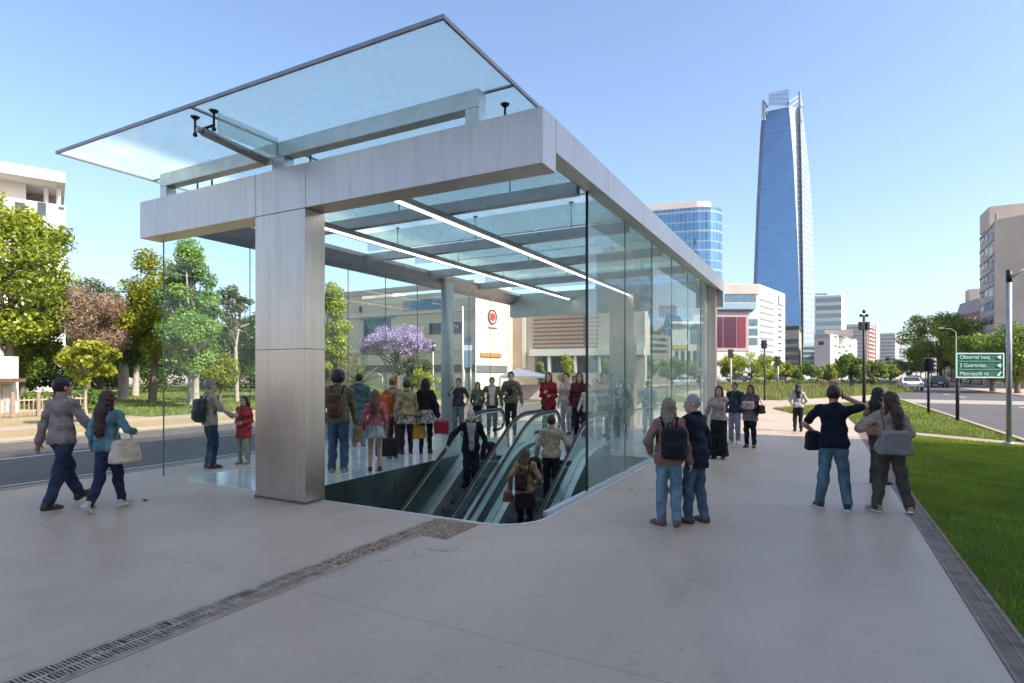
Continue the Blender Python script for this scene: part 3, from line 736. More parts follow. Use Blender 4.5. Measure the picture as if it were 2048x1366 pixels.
        for sd_ in (-1, 1):
            wr = J['wr', sd_]; dr = (wr - J['el', sd_]).normalized(); d = smin(d, cap(p, wr, wr + dr * .055, .030, .038, .75, 0), .02)
            pt, yw = J['ft', sd_]; a = J['an', sd_]; d = smin(d, cap(p, a, a + Vector((-math.sin(R_(yw)) * .1, math.cos(R_(yw)) * .1, -.05)), .036, .03), .02)
        return d
    allp = [J[k] for k in J if k[0] != 'ft'] + list(hip.values()) + [hc]
    lo = [min(q[i] for q in allp) - .30 for i in range(3)]; hi = [max(q[i] for q in allp) + .30 for i in range(3)]
    lo[2] = min(lo[2] + .15, -.05); lo[2] = min(J['an', -1].z, J['an', 1].z) - .12; hi[2] = hc.z + .17
    MBb = MB(); V, Q = surfnet(fbody, lo, hi, h); MBb.merge(V, Q, 0)
    def fhead(*q):
        d = smin(ell(q, (0, -.012, .022), (.076, .095, .102)), ell(q, (0, .026, -.045), (.056, .068, .074)), .03)
        d = smin(d, cap(q, (0, .088, .012), (0, .103, -.022), .010, .016), .012)
        d = smin(d, cap(q, (-.03, .075, .034), (.03, .075, .034), .015, .015), .015)
        d = smin(d, ell(q, (0, .073, -.088), (.028, .024, .022)), .02)
        for sd_ in (-1, 1):
            d = -smin(-d, ell(q, (sd_ * .031, .098, .012), (.018, .018, .013)), .008)
            d = smin(d, ell(q, (sd_ * .079, -.012, -.004), (.012, .022, .033)), .006)
        d = smin(d, ell(q, (0, .086, -.052), (.027, .014, .012)), .008)
        return d
    V, Q = surfnet(fhead, (-.11, -.13, -.14), (.11, .14, .15), .0085)
    V = np.array([tuple(hc + Rh @ Vector(v)) for v in V]); MBb.merge(V, Q, 0)
    for sd_ in (-1, 1):
        MBb.ball(hc + Rh @ Vector((sd_ * .031, .082, .013)), (.011, .011, .009), 6, 1)
        e = MB(); MBb.tube([hc + Rh @ Vector((sd_ * .014, .093, .033)), hc + Rh @ Vector((sd_ * .048, .078, .036))], .0045, 5, 3)
    MBb.tube([hc + Rh @ Vector((-.022, .094, -.053)), hc + Rh @ Vector((0, .102, -.052)), hc + Rh @ Vector((.022, .094, -.053))], .006, 5, 2)
    for sd_ in (-1, 1):                                      # fingers and thumb
        wr = J['wr', sd_]; dr = (wr - J['el', sd_]).normalized()
        side = dr.cross(Vector((sd_, 0, 0))); side = Vector((0, 1, 0)) if side.length < .2 else side.normalized()
        side = side * (1 if side.y + side.z > 0 else -1); palm = dr.cross(side) * 1.0; palm = palm if palm.x * sd_ < 0 else -palm
        k0 = wr + dr * .07
        for i, (ln, off) in enumerate(((.072, .026), (.080, .009), (.074, -.008), (.058, -.024))):
            a = k0 + side * off; d1 = (dr + palm * .35).normalized(); d2 = (dr + palm * 1.0).normalized()
            MBb.tube([a, a + d1 * ln * .5, a + d1 * ln * .5 + d2 * ln * .5], [.0100, .0092, .0065], 6, 0)
        a = wr + dr * .025 + side * .03; d1 = (dr * .7 + side * .6 + palm * .3).normalized()
        MBb.tube([a, a + d1 * .035, a + d1 * .035 + (d1 + dr * .6).normalized() * .03], [.0125, .0105, .008], 6, 0)
    body = MBb.build('body', [skinmat(skin), M_EYEW, M_LIP, hairmat(sub(hair[1], .8))], root, smooth=True, keep=True)
    # --- clothes
    def piece(name, f, mat, hh=h, lo_=None, hi_=None, parent=None):
        V, Q = surfnet(f, lo_ or lo, hi_ or hi, hh)
        if len(Q) == 0: return None
        return MB().merge(V, Q).build(name, mat, parent or root, smooth=True, keep=True)
    if legs:
        kd, mat = legs[0], legs[1]; wide = {'jeans': .007, 'slim': .0, 'slacks': .014, 'wide': .06, 'tights': 0.0}[kd]; t = .003 if kd == 'tights' else .011
        def fl(*p):
            d = smins([cap(p, (0, -.01, .93), (0, 0, 1.04), pw + t, ww + t + .004, .68), leg(p, -1, t, wide), leg(p, 1, t, wide)], .025) + fold(p, .0045)
            for sd_ in (-1, 1): pass
            d = np.maximum(d, p[2] - 1.02)
            return np.maximum(d, min(J['an', -1].z, J['an', 1].z) - .055 - p[2])
        if kd == 'wide':
            def fl(*p):
                L = [cap(p, (0, -.01, .93), (0, 0, 1.04), pw + t, ww + t, .68)]
                for sd_ in (-1, 1): L += [cap(p, hip[sd_], J['kn', sd_], .108, .100), cap(p, J['kn', sd_], J['an', sd_] + Vector((0, .0, .02)), .100, .115)]
                return np.maximum(np.maximum(smins(L, .02) + fold(p, .004), p[2] - 1.04), .06 - p[2])
        piece('trousers' if kd != 'tights' else 'tights', fl, mat)
    if skirt:
        zl, wd, mat, nm = skirt
        def fs(*p):
            tt = np.clip((1.06 - p[2]) / (1.06 - zl), 0, 1); r = ww + .012 + (wd - ww) * np.sqrt(tt)
            ang = np.arctan2(p[1], p[0]); r = r + .010 * tt * np.sin(ang * 9)
            d = (np.sqrt(p[0] ** 2 + (p[1] / .78) ** 2) - r) * .7
            return np.maximum(np.maximum(d, p[2] - 1.07), zl - p[2])
        piece(nm, fs, mat)
    def ftop(spec, inner_=False):
        kd, mat = spec[0], spec[1]; o = spec[2] if len(spec) > 2 else {}
        t = {'tee': .011, 'shirt': .015, 'sweater': .015, 'jacket': .019}[kd] - (.006 if inner_ else 0); hem = o.get('hem', {'tee': .88, 'shirt': .86, 'sweater': .86, 'jacket': .80}[kd])
        frac = o.get('sleeve', .55 if kd == 'tee' else 2.0); fla = o.get('flare', .004 if kd in ('jacket', 'sweater') else .002)
        def f(*p):
            L = [torso(p, t), cap(p, T(0, -.01, min(.94, hem + .04)), T(0, 0, 1.1), pw + t + .006, ww + t + .012, .70)]
            if hem < .93: L.append(cap(p, (-hw, -.012, .93), (hw, -.012, .93), .088 * (b * .5 + .5) + t + .012, .088 * (b * .5 + .5) + t + .012))
            if hem < .86: L.append(cap(p, (0, -.01, hem - .02), (0, -.01, .95), pw + t + .014, pw + t + .006, .72))
            d = smins(L, .04)
            d = np.maximum(d, hem - p[2])
            if not inner_:
                for sd_ in (-1, 1):
                    if o.get('sleeveless'): continue
                    d = smin(d, arm(p, sd_, t * .55, frac, fla), .03)
            d = d + fold(p, .0052 if kd != 'tee' else .0040)
            q = hl(p); d = np.maximum(d, -ell([p[i] - hc[i] for i in range(3)], (0, .02, -.06), (.068, .075, .105)))
            if o.get('open'): d = np.maximum(d, -np.maximum(np.abs(p[0]) - (o['open'] + .05 * np.clip((p[2] - 1.15) / .3, 0, 1)), .03 - p[1]))
            return d
        return piece({'tee': 'shirt', 'shirt': 'shirt', 'sweater': 'sweater', 'jacket': 'jacket'}[kd], f, mat)
    if inner: ftop(inner, True)
    if top:
        tp = ftop(top)
        if collar and top[0] in ('jacket', 'shirt'):
            m = MB(); nn = 14; pts = []
            for i in range(nn + 1):
                a = R_(115 + 310 * i / nn)
                pts.append(Vector(T(.072 * math.cos(a), .070 * math.sin(a) - .012, 1.475 - .014 * math.sin(a))))
            m.tube(pts, [.017] * (nn + 1), 8).build('collar', top[1], root, smooth=True, keep=True)
    # --- shoes
    for sd_ in (-1, 1):
        pitch, yw = J['ft', sd_]; a = J['an', sd_]; Rm = Matrix.Rotation(R_(yw), 3, 'Z') @ Matrix.Rotation(R_(-pitch), 3, 'X'); c0 = a + Vector((0, 0, -.085))
        ball_ = Vector((0, 0, 0))
        def fsh(*q):
            d = smins([cap(q, (0, -.045, .040), (0, .09, .034), .044, .044, .85, 0), cap(q, (0, .09, .03), (0, .165, .024), .042, .032, 1), cap(q, (0, -.02, .04), (0, -.03, .10), .042, .044)], .02)
            return np.maximum(np.maximum(d, .002 - q[2]), q[2] - .105)
        V, Q = surfnet(fsh, (-.07, -.12, -.02), (.07, .23, .14), .012)
        mo = MB(); mo.merge([tuple(a + Rm @ (Vector(v) - Vector((0, 0, .085)))) for v in V], Q)
        sole = shoes[1]
        so_ = mo.build('shoe', plain('shoe_%02d%02d%02d' % tuple(int(x * 99) for x in shoes[0]), shoes[0], .55), root, smooth=True, keep=True)
        if sole:
            m = MB(); m.tube([(0, -.085, .012), (0, .0, .012), (0, .10, .012), (0, .19, .012)], [.040, .046, .047, .030], 10)
            m.v = [tuple(a + Rm @ (Vector((v[0], v[1], max(.0, v[2] * .5 + .004 if abs(v[2]) < 1 else v[2]))) - Vector((0, 0, .085)))) for v in m.v]
            m.build('sole', plain('sole_white', (.7, .69, .66), .6), so_, smooth=True, keep=True)
    # --- hair
    hk, hcol = hair[0], hair[1]; hm = hairmat(hcol)
    if hk != 'none':
        ln = {'short': 0, 'crop': 0, 'thin': 0, 'bob': .105, 'long': .34, 'very_long': .46, 'bun': 0, 'afro': 0}[hk]
        def fh(*q):
            t = {'crop': .006, 'thin': .004, 'afro': .035}.get(hk, .010)
            d = ell(q, (0, -.018, .028), (.078 + t, .094 + t, .100 + t))
            d = np.maximum(d, (-.055 if hk in ('short', 'bun', 'thin', 'crop') else -.075) - q[2])
            if ln:
                yb = -.085 if hk == 'bob' else -.135
                k = cap(q, (0, -.055, .02), (0, yb, -.17), .084, .084, .62)
                if hk != 'bob': k = smin(k, cap(q, (0, yb, -.17), (0, -.165, -ln), .086, .070, .5), .03)
                for sd_ in (-1, 1): k = smin(k, cap(q, (sd_ * .070, -.012, .0), (sd_ * .088, -.045, -min(ln, .26) * .8), .026, .022), .03)
                d = smin(d, k, .03) + .004 * np.sin(q[0] * 120 + 8 * np.sin(q[2] * 12))
            if hk == 'bun': d = smin(d, ell(q, (0, -.115, .05), (.045, .045, .045)), .015)
            if hk == 'thin': d = np.maximum(d, q[2] - .085)
            fr = ell(q, (0, .098, -.03), (.077 if ln else .081, .100, .116))
            d = np.maximum(d, -fr)
            if not ln: d = np.maximum(d, -np.maximum(q[1] * 1 - .02 + np.abs(q[0]) * 0, .03 + 0 * q[2] + (q[2] - .03) * 1)) if False else np.maximum(d, np.where((q[1] > .012) & (q[2] < .0), .02, -1))
            return d + .003 * np.sin(75 * q[0] + 40 * q[2] + 6 * np.sin(40 * q[1])) + .0025 * np.sin(130 * q[0] - 60 * q[1] + 5 * np.sin(30 * q[2]))
        V, Q = surfnet(fh, (-.16, -.2, -.60), (.16, .16, .20), .011)
        MB().merge([tuple(hc + Rh @ Vector(v)) for v in V], Q).build('hair', hm, root, smooth=True, keep=True)
    if hat:
        m = MB(); P = [(0, .0, .095)]
        V, Q = surfnet(lambda *q: np.maximum(np.minimum(ell(q, (0, -.015, .04), (.094, .112, .098)), np.maximum(ell(q, (0, .10, .045), (.075, .085, .014)), -1)), .03 - q[2]), (-.15, -.2, -.02), (.15, .22, .2), .011)
        MB().merge([tuple(hc + Rh @ Vector(v)) for v in V], Q).build('cap', hat, root, smooth=True, keep=True)
    PEOPLE[pid] = (root, J, s)
    return root
def seen(u, vfoot, vhead, face=0, z=0.0):
    """place + heading: face 0 = back to us, 90 = facing picture left, 180 = facing us"""
    x, y, _ = at(u, vfoot, z); H = (vfoot - vhead) / (vfoot - HV) * (CH - z)
    return dict(loc=(x, y, z), rz=YAW - math.atan((u - CX) / F) + R_(face), H=H)
# ---- bags ----------------------------------------------------------------------------------------------------------
def worn(pid, name, label, cat, f, lo, hi, mat, extra=(), h=.012, group='bags carried by the people'):
    root, J, s = PEOPLE[pid]; V, Q = surfnet(f, lo, hi, h); c = V.mean(0); c[2] = V[:, 2].min()
    o = MB().merge(V - c, Q).build(name, mat, None, smooth=True)
    M = Matrix.Translation(root.location) @ Matrix.Rotation(root.rotation_euler.z, 4, 'Z') @ Matrix.Scale(s, 4)
    o.location = M @ Vector(c); o.rotation_euler = (0, 0, root.rotation_euler.z); o.scale = (s, s, s)
    tag(o, label, cat, group)
    for nm, pts, r, mt in extra:
        m = MB().tube([Vector(p) - Vector(c) for p in pts], r, 6, sx=1.0); q = m.build(nm, mt, o, smooth=True, keep=True)
    return o
def backpack(pid, label, col, z=1.17, w=.15, hh=.21, y=-.19, strapcol=None, dx=0):
    mt = cloth('pack_%d%d%d' % tuple(int(c * 999) for c in col), col, .7); sm = cloth('strap_%d%d%d' % tuple(int(c * 999) for c in (strapcol or sub(col, .6))), strapcol or sub(col, .6))
    f = lambda *p: smin(rbox(p, (dx, y, z), (w, .085, hh), .06), rbox(p, (dx, y - .07, z - hh * .35), (w * .75, .05, hh * .45), .035), .02) + .003 * np.sin(50 * p[2] + 20 * p[0])
    ex = []
    for sd_ in (-1, 1):
        x = sd_ * .105
        ex.append(('strap', [(x * .7, y + .05, z + hh * .8), (x * 1.02, -.05, 1.475), (x * 1.1, .03, 1.465), (x * 1.25, .12, 1.34), (x * 1.45, .09, 1.18), (x * 1.5, -.06, z - hh * .6)], .016, sm))
    ex.append(('handle', [(-.03, y + .04, z + hh), (-.03, y + .03, z + hh + .05), (.03, y + .03, z + hh + .05), (.03, y + .04, z + hh)], .008, sm))
    return worn(pid, 'backpack', label, 'backpack', f, (dx - w - .05, y - .2, z - hh - .05), (dx + w + .05, y + .15, z + hh + .05), mt, ex)
def handbag(pid, label, col, c, w=.17, hh=.15, d=.07, strap=None, name='handbag', rot=0, cat='bag', taper=.25, kind_='plain', col2=None):
    mt = cloth('bag_%d%d%d' % tuple(int(x * 999) for x in col), col, .6, kind_, col2); c = Vector(c); ca, sa_ = math.cos(R_(rot)), math.sin(R_(rot))
    def f(*p):
        q0, q1, q2 = p[0] - c.x, p[1] - c.y, p[2] - c.z; a, b_ = q0 * ca + q1 * sa_, -q0 * sa_ + q1 * ca
        k = 1 + taper * (-q2 / hh) * .5; return rbox((a / k, b_ / k, q2), (0, 0, 0), (w, d, hh), .045) * .85 + .003 * np.sin(40 * p[2] + 25 * p[0])
    e = []
    sm = cloth('strap_%d%d%d' % tuple(int(x * 999) for x in sub(col, .7)), sub(col, .7))
    dx = Vector((ca, sa_, 0)) * w * .6
    if strap is None: strap = c + Vector((0, 0, hh + .14))
    if strap != 0:
        st = Vector(strap); top_ = c + Vector((0, 0, hh * .85))
        e.append(('strap', [top_ - dx, (top_ - dx) * .35 + st * .65 - dx * .0, st, (top_ + dx) * .35 + st * .65, top_ + dx], .009, sm))
    R = max(w, d) * 1.4
    return worn(pid, name, label, cat, f, (c.x - R, c.y - R, c.z - hh - .06), (c.x + R, c.y + R, c.z + hh + .06), mt, e)
# ---- the people of the photograph -------------------------------------------------------------------------------
DK = (.02, .014, .011); BRN = (.055, .03, .018); BLK = (.010, .009, .009); GREY = (.36, .34, .32); RED = (.06, .016, .014)
C = cloth
JEANS = C('blue_denim', (.045, .085, .14), .85, 'jeans'); DJEANS = C('dark_denim', (.018, .028, .062), .85, 'jeans'); LJEANS = C('light_denim', (.10, .17, .23), .85, 'jeans')
NAVYT = C('navy_trousers', (.016, .019, .035)); BLKC = C('black_cloth', (.013, .013, .016)); GREYT = C('grey_trousers', (.07, .062, .06))
# --- couple walking past the column
person('walk_man', 'man in a grey jumper and dark jeans walking with his hands free', **seen(124, 1017, 757, -50), build=.93, head=(-12, 0), skin=1, hair=('short', DK), top=('sweater', C('grey_jumper', (.22, .20, .205))), legs=('jeans', DJEANS),
       shoes=((.05, .03, .02), None), feet={-1: (-.085, .33, .015, -20, 4), 1: (.085, -.27, 0, 4, -6)}, hands={-1: (-.31, -.06, .86), 1: (.33, .22, .90)}, h=.0135)
person('walk_woman', 'woman with long dark red hair in a denim jacket, walking', **seen(216, 1020, 783, -38), female=True, head=(-8, 0), hair=('very_long', (.055, .018, .016)), top=('shirt', C('denim_jacket', (.075, .155, .20), .85, 'jeans'), {'hem': .86}), legs=('slim', DJEANS),
       shoes=((.50, .46, .42), 1), feet={-1: (-.06, -.26, .055, 46, 0), 1: (.045, .22, 0, -3, -8)}, hands={1: (.26, .17, 1.12), -1: (-.24, .05, .88)}, elbow={1: (.6, -.9, -.2)}, h=.0135)
handbag('walk_woman', 'large cream canvas tote on the shoulder of the denim jacket woman', (.50, .46, .40), (.26, .00, .86), .19, .17, .08, (.19, -.01, 1.42), 'tote_bag', 70, 'bag', .35)
# --- pair behind the first side pane
person('pack_man', 'bearded man with grey hair and a vest, holding out one hand, black backpack on', **seen(420, 936, 760, -72), skin=0, hair=('short', (.22, .17, .14)), top=('jacket', C('tan_vest', (.30, .26, .20)), {'sleeve': .9, 'hem': .84}), legs=('jeans', DJEANS), shoes=((.04, .03, .025), None),
       hands={-1: (-.16, .40, 1.02), 1: (.22, .36, 1.04)})
backpack('pack_man', 'black backpack worn by the man facing the girl in red', (.018, .017, .02), 1.13, .16, .23)
person('red_girl', 'girl in a short red dress facing the man with the vest', **seen(488, 927, 793, 150), female=True, hair=('long', DK), top=('shirt', C('red_dress', (.34, .045, .05)), {'hem': .88}), skirt=(.66, .20, C('red_dress', (.34, .045, .05)), 'skirt'), legs=('tights', C('pale_tights', (.32, .30, .24))), shoes=((.25, .21, .17), None),
       hands={-1: (-.08, .21, 1.06), 1: (.08, .21, 1.06)})
# --- waiting in the hall
person('olive_man', 'man in an olive jacket and jeans beside the steel column, rucksack on', **seen(676, 948, 742, -8), hair=('afro', (.03, .03, .03)), top=('jacket', C('olive_brown', (.17, .145, .10)), {'hem': .86}), legs=('jeans', JEANS), shoes=((.20, .24, .25), 1), hands={1: (.28, .12, .86)})
backpack('olive_man', 'brown leather rucksack of the man beside the column', (.10, .055, .04), 1.16, .12, .20, dx=-.03)
handbag('olive_man', 'tan shoulder bag hanging low at the side of the olive jacket man', (.25, .17, .06), (.30, .10, .66), .06, .14, .10, (.30, .10, .92), 'shoulder_bag')
person('teal_man', 'man in a teal top with dark sleeves standing farther back in the hall', **seen(718, 893, 748, 0), hair=('short', DK), top=('jacket', C('teal_top', (.055, .10, .12)), {'hem': .88}), legs=('jeans', LJEANS), shoes=((.22, .16, .15), None))
person('pink_girl', 'girl in a pink top and pale denim skirt with bare legs', **seen(750, 942, 780, 0), female=True, hair=('long', (.16, .085, .05)), top=('tee', C('pink_top', (.48, .16, .19)), {'hem': .96, 'sleeve': 1.9}), skirt=(.70, .185, C('pale_denim', (.30, .35, .35), .85, 'jeans'), 'skirt'), shoes=((.06, .04, .035), None))
person('tan_woman', 'fair haired person in a tan jacket behind the pink top girl', **seen(786, 905, 755, -25), female=True, skin=2, hair=('bun', (.25, .13, .07)), top=('jacket', C('tan_jacket', (.28, .21, .11)), {'hem': .84}), legs=('slim', C('brown_leggings', (.07, .045, .04))), shoes=((.05, .03, .03), None), hands={-1: (-.26, -.02, .95)})
handbag('tan_woman', 'bright orange red rucksack carried on the tan jacket person', (.50, .085, .025), (-.10, -.22, 1.13), .16, .20, .10, (-.10, -.1, 1.44), 'rucksack', 0, 'bag', .1)
person('beige_woman', 'person in a beige jacket over a floral skirt and dark leggings', **seen(813, 910, 760, 12), female=True, skin=1, hair=('short', BRN), top=('jacket', C('beige_jacket', (.30, .25, .15)), {'hem': .92}), skirt=(.72, .20, C('floral_light', (.42, .38, .30), .85, 'floral', (.04, .05, .04)), 'skirt'), legs=('tights', C('dark_leggings', (.03, .025, .025))), shoes=((.03, .025, .025), 1), hands={1: (.27, .10, .86)})
handbag('beige_woman', 'mustard yellow cloth bag held between the two floral skirts', (.46, .24, .035), (.30, .12, .52), .17, .17, .08, (.28, .10, .84), 'cloth_bag', 10, 'bag', .45)
person('black_woman', 'woman in a black top and floral skirt with dark stockings', **seen(851, 907, 757, -6), female=True, hair=('bob', BLK), top=('shirt', C('black_top', (.016, .015, .02)), {'hem': 1.0, 'flare': .03, 'sleeve': 1.9}), skirt=(.70, .22, C('floral_grey', (.40, .40, .34), .85, 'floral', (.05, .06, .05)), 'skirt'), legs=('tights', BLKC), shoes=((.015, .014, .014), None), hands={1: (.27, .05, .86)})
handbag('black_woman', 'dark red holdall held by the woman in the black top', (.30, .022, .035), (.36, .05, .60), .17, .15, .09, (.28, .05, .83), 'holdall', 0, 'bag', -.1)
t = thing('suitcase', 'black soft suitcase standing on the hall floor behind the pink top girl', 'suitcase', at(774, 916))
bz = t.location
m = MB(); m.obox((bz.x, bz.y, .24), (CA, SA, 0), (-SA, CA, 0), (0, 0, 1), .24, .12, .20); m.build('case', C('case_black', (.018, .016, .024), .6), t, bevel=.05)
m = MB(); hx = lambda a: (bz.x + CA * a, bz.y + SA * a)
m.tube([(*hx(-.08), .44), (*hx(-.08), .50), (*hx(.08), .50), (*hx(.08), .44)], .012, 6); m.build('handle', M_BLACK, t, smooth=True)
for a in (-.18, .18): MB().tube([(hx(a)[0] - .01, hx(a)[1], .03), (hx(a)[0] + .02, hx(a)[1], .03)], .03, 10).build('wheel', M_BLACK, t, smooth=True)
person('strap_man', 'person with a black shirt and a pink sleeve, hand raised to the mouth', **seen(917, 872, 757, 172), skin=1, hair=('short', DK), top=('tee', C('charcoal_shirt', (.045, .042, .05)), {'sleeve': 1.0}), legs=('jeans', C('slate_denim', (.09, .105, .14), .85, 'jeans')), hands={1: (.09, .17, 1.44), -1: (-.26, .14, .98)}, elbow={1: (.8, .5, -1)}, h=.018)
person('white_tee_man', 'man in an open olive shirt over a white jumper, one arm on the railing', **seen(984, 868, 755, 180), hair=('short', DK), skin=0, inner=('tee', C('white_jumper', (.50, .48, .44))), top=('jacket', C('olive_shirt', (.12, .115, .085)), {'open': .07, 'hem': .84}), legs=('slim', NAVYT), hands={1: (.46, .10, 1.02), -1: (-.30, .08, .88)}, h=.018)
person('camo_man', 'tall man in a camouflage jacket and black trousers', **seen(1022, 868, 744, 176), hair=('short', BLK), top=('jacket', C('camouflage', (.16, .15, .10), .85, 'floral', (.06, .07, .045)), {'hem': .86}), legs=('slim', BLKC), hands={1: (.16, .20, 1.13), -1: (-.30, .06, .88)}, h=.018)
handbag('camo_man', 'small black bag slung on the chest of the camouflage jacket man', (.014, .014, .016), (.03, .19, 1.18), .09, .10, .04, (.02, .16, 1.40), 'chest_bag', 0, 'bag', 0)
person('red_woman', 'woman in a dark red coat seen above the escalator handrails', **seen(1097, 874, 745, 172), female=True, hair=('long', BRN), top=('jacket', C('dark_red_coat', (.20, .016, .022)), {'hem': .74}), legs=('slim', BLKC), hands={1: (.08, .20, 1.18), -1: (-.08, .20, 1.10)}, h=.018)
person('pale_top_woman', 'woman in a pale pink top with dark tied hair behind the escalators', **seen(1133, 868, 746, 150), female=True, skin=2, hair=('bun', DK), top=('tee', C('pale_pink', (.46, .34, .32))), legs=('slim', C('pale_trousers', (.30, .30, .33))), h=.018)
person('maroon_woman', 'person in a maroon jacket beside the woman in the pale pink top', **seen(1159, 876, 746, 176), female=True, hair=('long', BRN), top=('jacket', C('maroon', (.075, .018, .024))), legs=('slim', BLKC), h=.018)
person('cream_man', 'person in a cream quilted jacket just behind the dark pane edge', **seen(1177, 880, 768, 150), hair=('short', BRN), top=('jacket', C('cream_jacket', (.42, .42, .36)), {'hem': .86}), legs=('slim', NAVYT), shoes=((.45, .43, .4), 1), hands={1: (.22, .22, .95)}, h=.018)
person('grey_green_man', 'man in a grey green sweater seen through the outer glass wall', **seen(1207, 878, 745, 185), hair=('short', BRN), top=('sweater', C('grey_green', (.17, .20, .18))), legs=('slim', GREYT), h=.018)
person('dark_coat_woman', 'woman in a black coat standing in front of the rear steel pillar', **seen(1243, 874, 760, 165), female=True, hair=('long', DK), top=('jacket', C('black_coat', (.018, .017, .02)), {'hem': .72, 'open': .04}), inner=('tee', C('tan_tee', (.36, .27, .22))), legs=('slim', BLKC), hands={1: (.10, .2, 1.18)}, h=.018)
person('white_shirt_man', 'man in a white shirt and grey jeans beyond the far end of the glass wall', **seen(1296, 864, 762, 170), hair=('short', DK), top=('shirt', C('white_shirt', (.55, .57, .57))), legs=('jeans', C('grey_denim', (.17, .20, .22), .85, 'jeans')), hands={1: (.30, .16, 1.0)}, h=.018)
person('grey_hood_man', 'man in a pale grey hooded top standing between the maroon jacket and the cream jacket', **seen(1149, 864, 752, 178), hair=('short', BRN), skin=1, top=('sweater', C('pale_hood', (.33, .32, .30))), legs=('jeans', DJEANS), h=.018)
person('blue_shirt_man', 'man in a light blue shirt behind the outer glass near the rear pillar', **seen(1224, 866, 748, 190), hair=('short', DK), skin=0, top=('shirt', C('light_blue_shirt', (.24, .30, .36))), legs=('slim', GREYT), h=.018)
person('sand_woman', 'woman in a sand coloured coat just inside the outer glass wall', **seen(1190, 868, 757, 160), female=True, hair=('bob', BRN), top=('jacket', C('sand_coat', (.40, .33, .24)), {'hem': .74}), legs=('slim', BLKC), h=.018)
person('green_woman', 'woman in a dark green top partly hidden behind the old man on the escalator', **seen(955, 862, 764, 170), female=True, hair=('long', BRN), top=('tee', C('dark_green_top', (.06, .10, .06)), {'sleeve': 1.4}), legs=('slim', BLKC), h=.018)
# --- riding the escalators
def rider(x, y, face, H, **k): return dict(loc=(x, y, zs(math.floor((y - EY + .15) / .4 + .5) * .4 + EY - .15) if False else zs(y)), rz=YAW + R_(face), H=H)
def step_y(i): return EY - .15 - i * .40
ie = 2
person('old_man', 'grey haired old man in a dark blazer holding the escalator handrail', loc=(-.10, step_y(2) - .02, zs(step_y(2))), rz=YAW + R_(192), H=1.70, skin=2, hair=('crop', (.42, .40, .37)), inner=('shirt', C('grey_shirt', (.30, .31, .33))), top=('jacket', C('dark_blazer', (.012, .012, .017)), {'open': .055, 'hem': .78}),
       legs=('slacks', C('navy_slacks', (.014, .018, .04))), hands={1: (.50, .12, .99), -1: (-.32, .05, .90)}, elbow={1: (1, -.6, -.3)}, h=.015)
handbag('old_man', 'black travel bag behind the old man on the escalator', (.012, .011, .013), (-.42, -.25, .80), .14, .2, .12, (-.36, -.1, 1.0), 'travel_bag', 30)
person('tan_rider', 'woman in a tan coat riding up the escalator with flowers', loc=(1.57, step_y(4), zs(step_y(4))), rz=YAW + R_(-6), H=1.62, female=True, hair=('bob', (.10, .075, .04)), top=('jacket', C('tan_coat', (.27, .19, .10)), {'hem': .84}), skirt=(.55, .2, C('dark_skirt', (.03, .016, .02)), 'skirt'), legs=('tights', BLKC),
       hands={1: (.27, .14, .98), -1: (-.30, .02, .92)}, h=.015)
backpack('tan_rider', 'dark red leather backpack of the tan coat woman', (.055, .014, .018), 1.10, .12, .18, dx=-.06)
handbag('tan_rider', 'small brown round bag hanging beside the tan coat woman', (.20, .085, .05), (-.33, -.02, .76), .10, .10, .06, (-.30, .0, .95), 'small_bag')
t = thing('flower_bunch', 'small bunch of white flowers in the hand of the tan coat woman', 'flowers', (1.57, step_y(4), zs(step_y(4))))
m = MB(); bx = 1.57 + .27 * math.cos(YAW) - .25 * math.sin(YAW); by = step_y(4) + .27 * math.sin(YAW) + .25 * math.cos(YAW); bz_ = zs(step_y(4)) + .92
for k in range(26): m.ball((bx + random.gauss(0, .045), by + random.gauss(0, .045), bz_ + random.gauss(0, .035)), random.uniform(.014, .026), 6)
m.build('blossoms', plain('white_petals', (.62, .60, .52), .7), t, smooth=True)
m = MB()
for k in range(7): m.tube([(bx + random.gauss(0, .03), by + random.gauss(0, .03), bz_), (bx, by, bz_ - .13)], .005, 5)
m.build('stems', plain('stem_green', (.06, .12, .03), .7), t)
person('beige_rider', 'person in a beige vest near the top of the escalator, black bag in hand', loc=(1.80, step_y(2) - .12, zs(step_y(2))), rz=YAW + R_(-4), H=1.66, hair=('short', BRN), skin=1, top=('sweater', C('beige_vest', (.34, .30, .22)), {'hem': .88}), legs=('slim', BLKC), hands={-1: (-.30, .06, .88), 1: (.34, .18, 1.0)}, h=.015)
handbag('beige_rider', 'black handbag hanging from the hand of the beige vest rider', (.012, .011, .013), (-.36, .0, .70), .15, .17, .07, (-.31, .04, .90), 'handbag', 0)
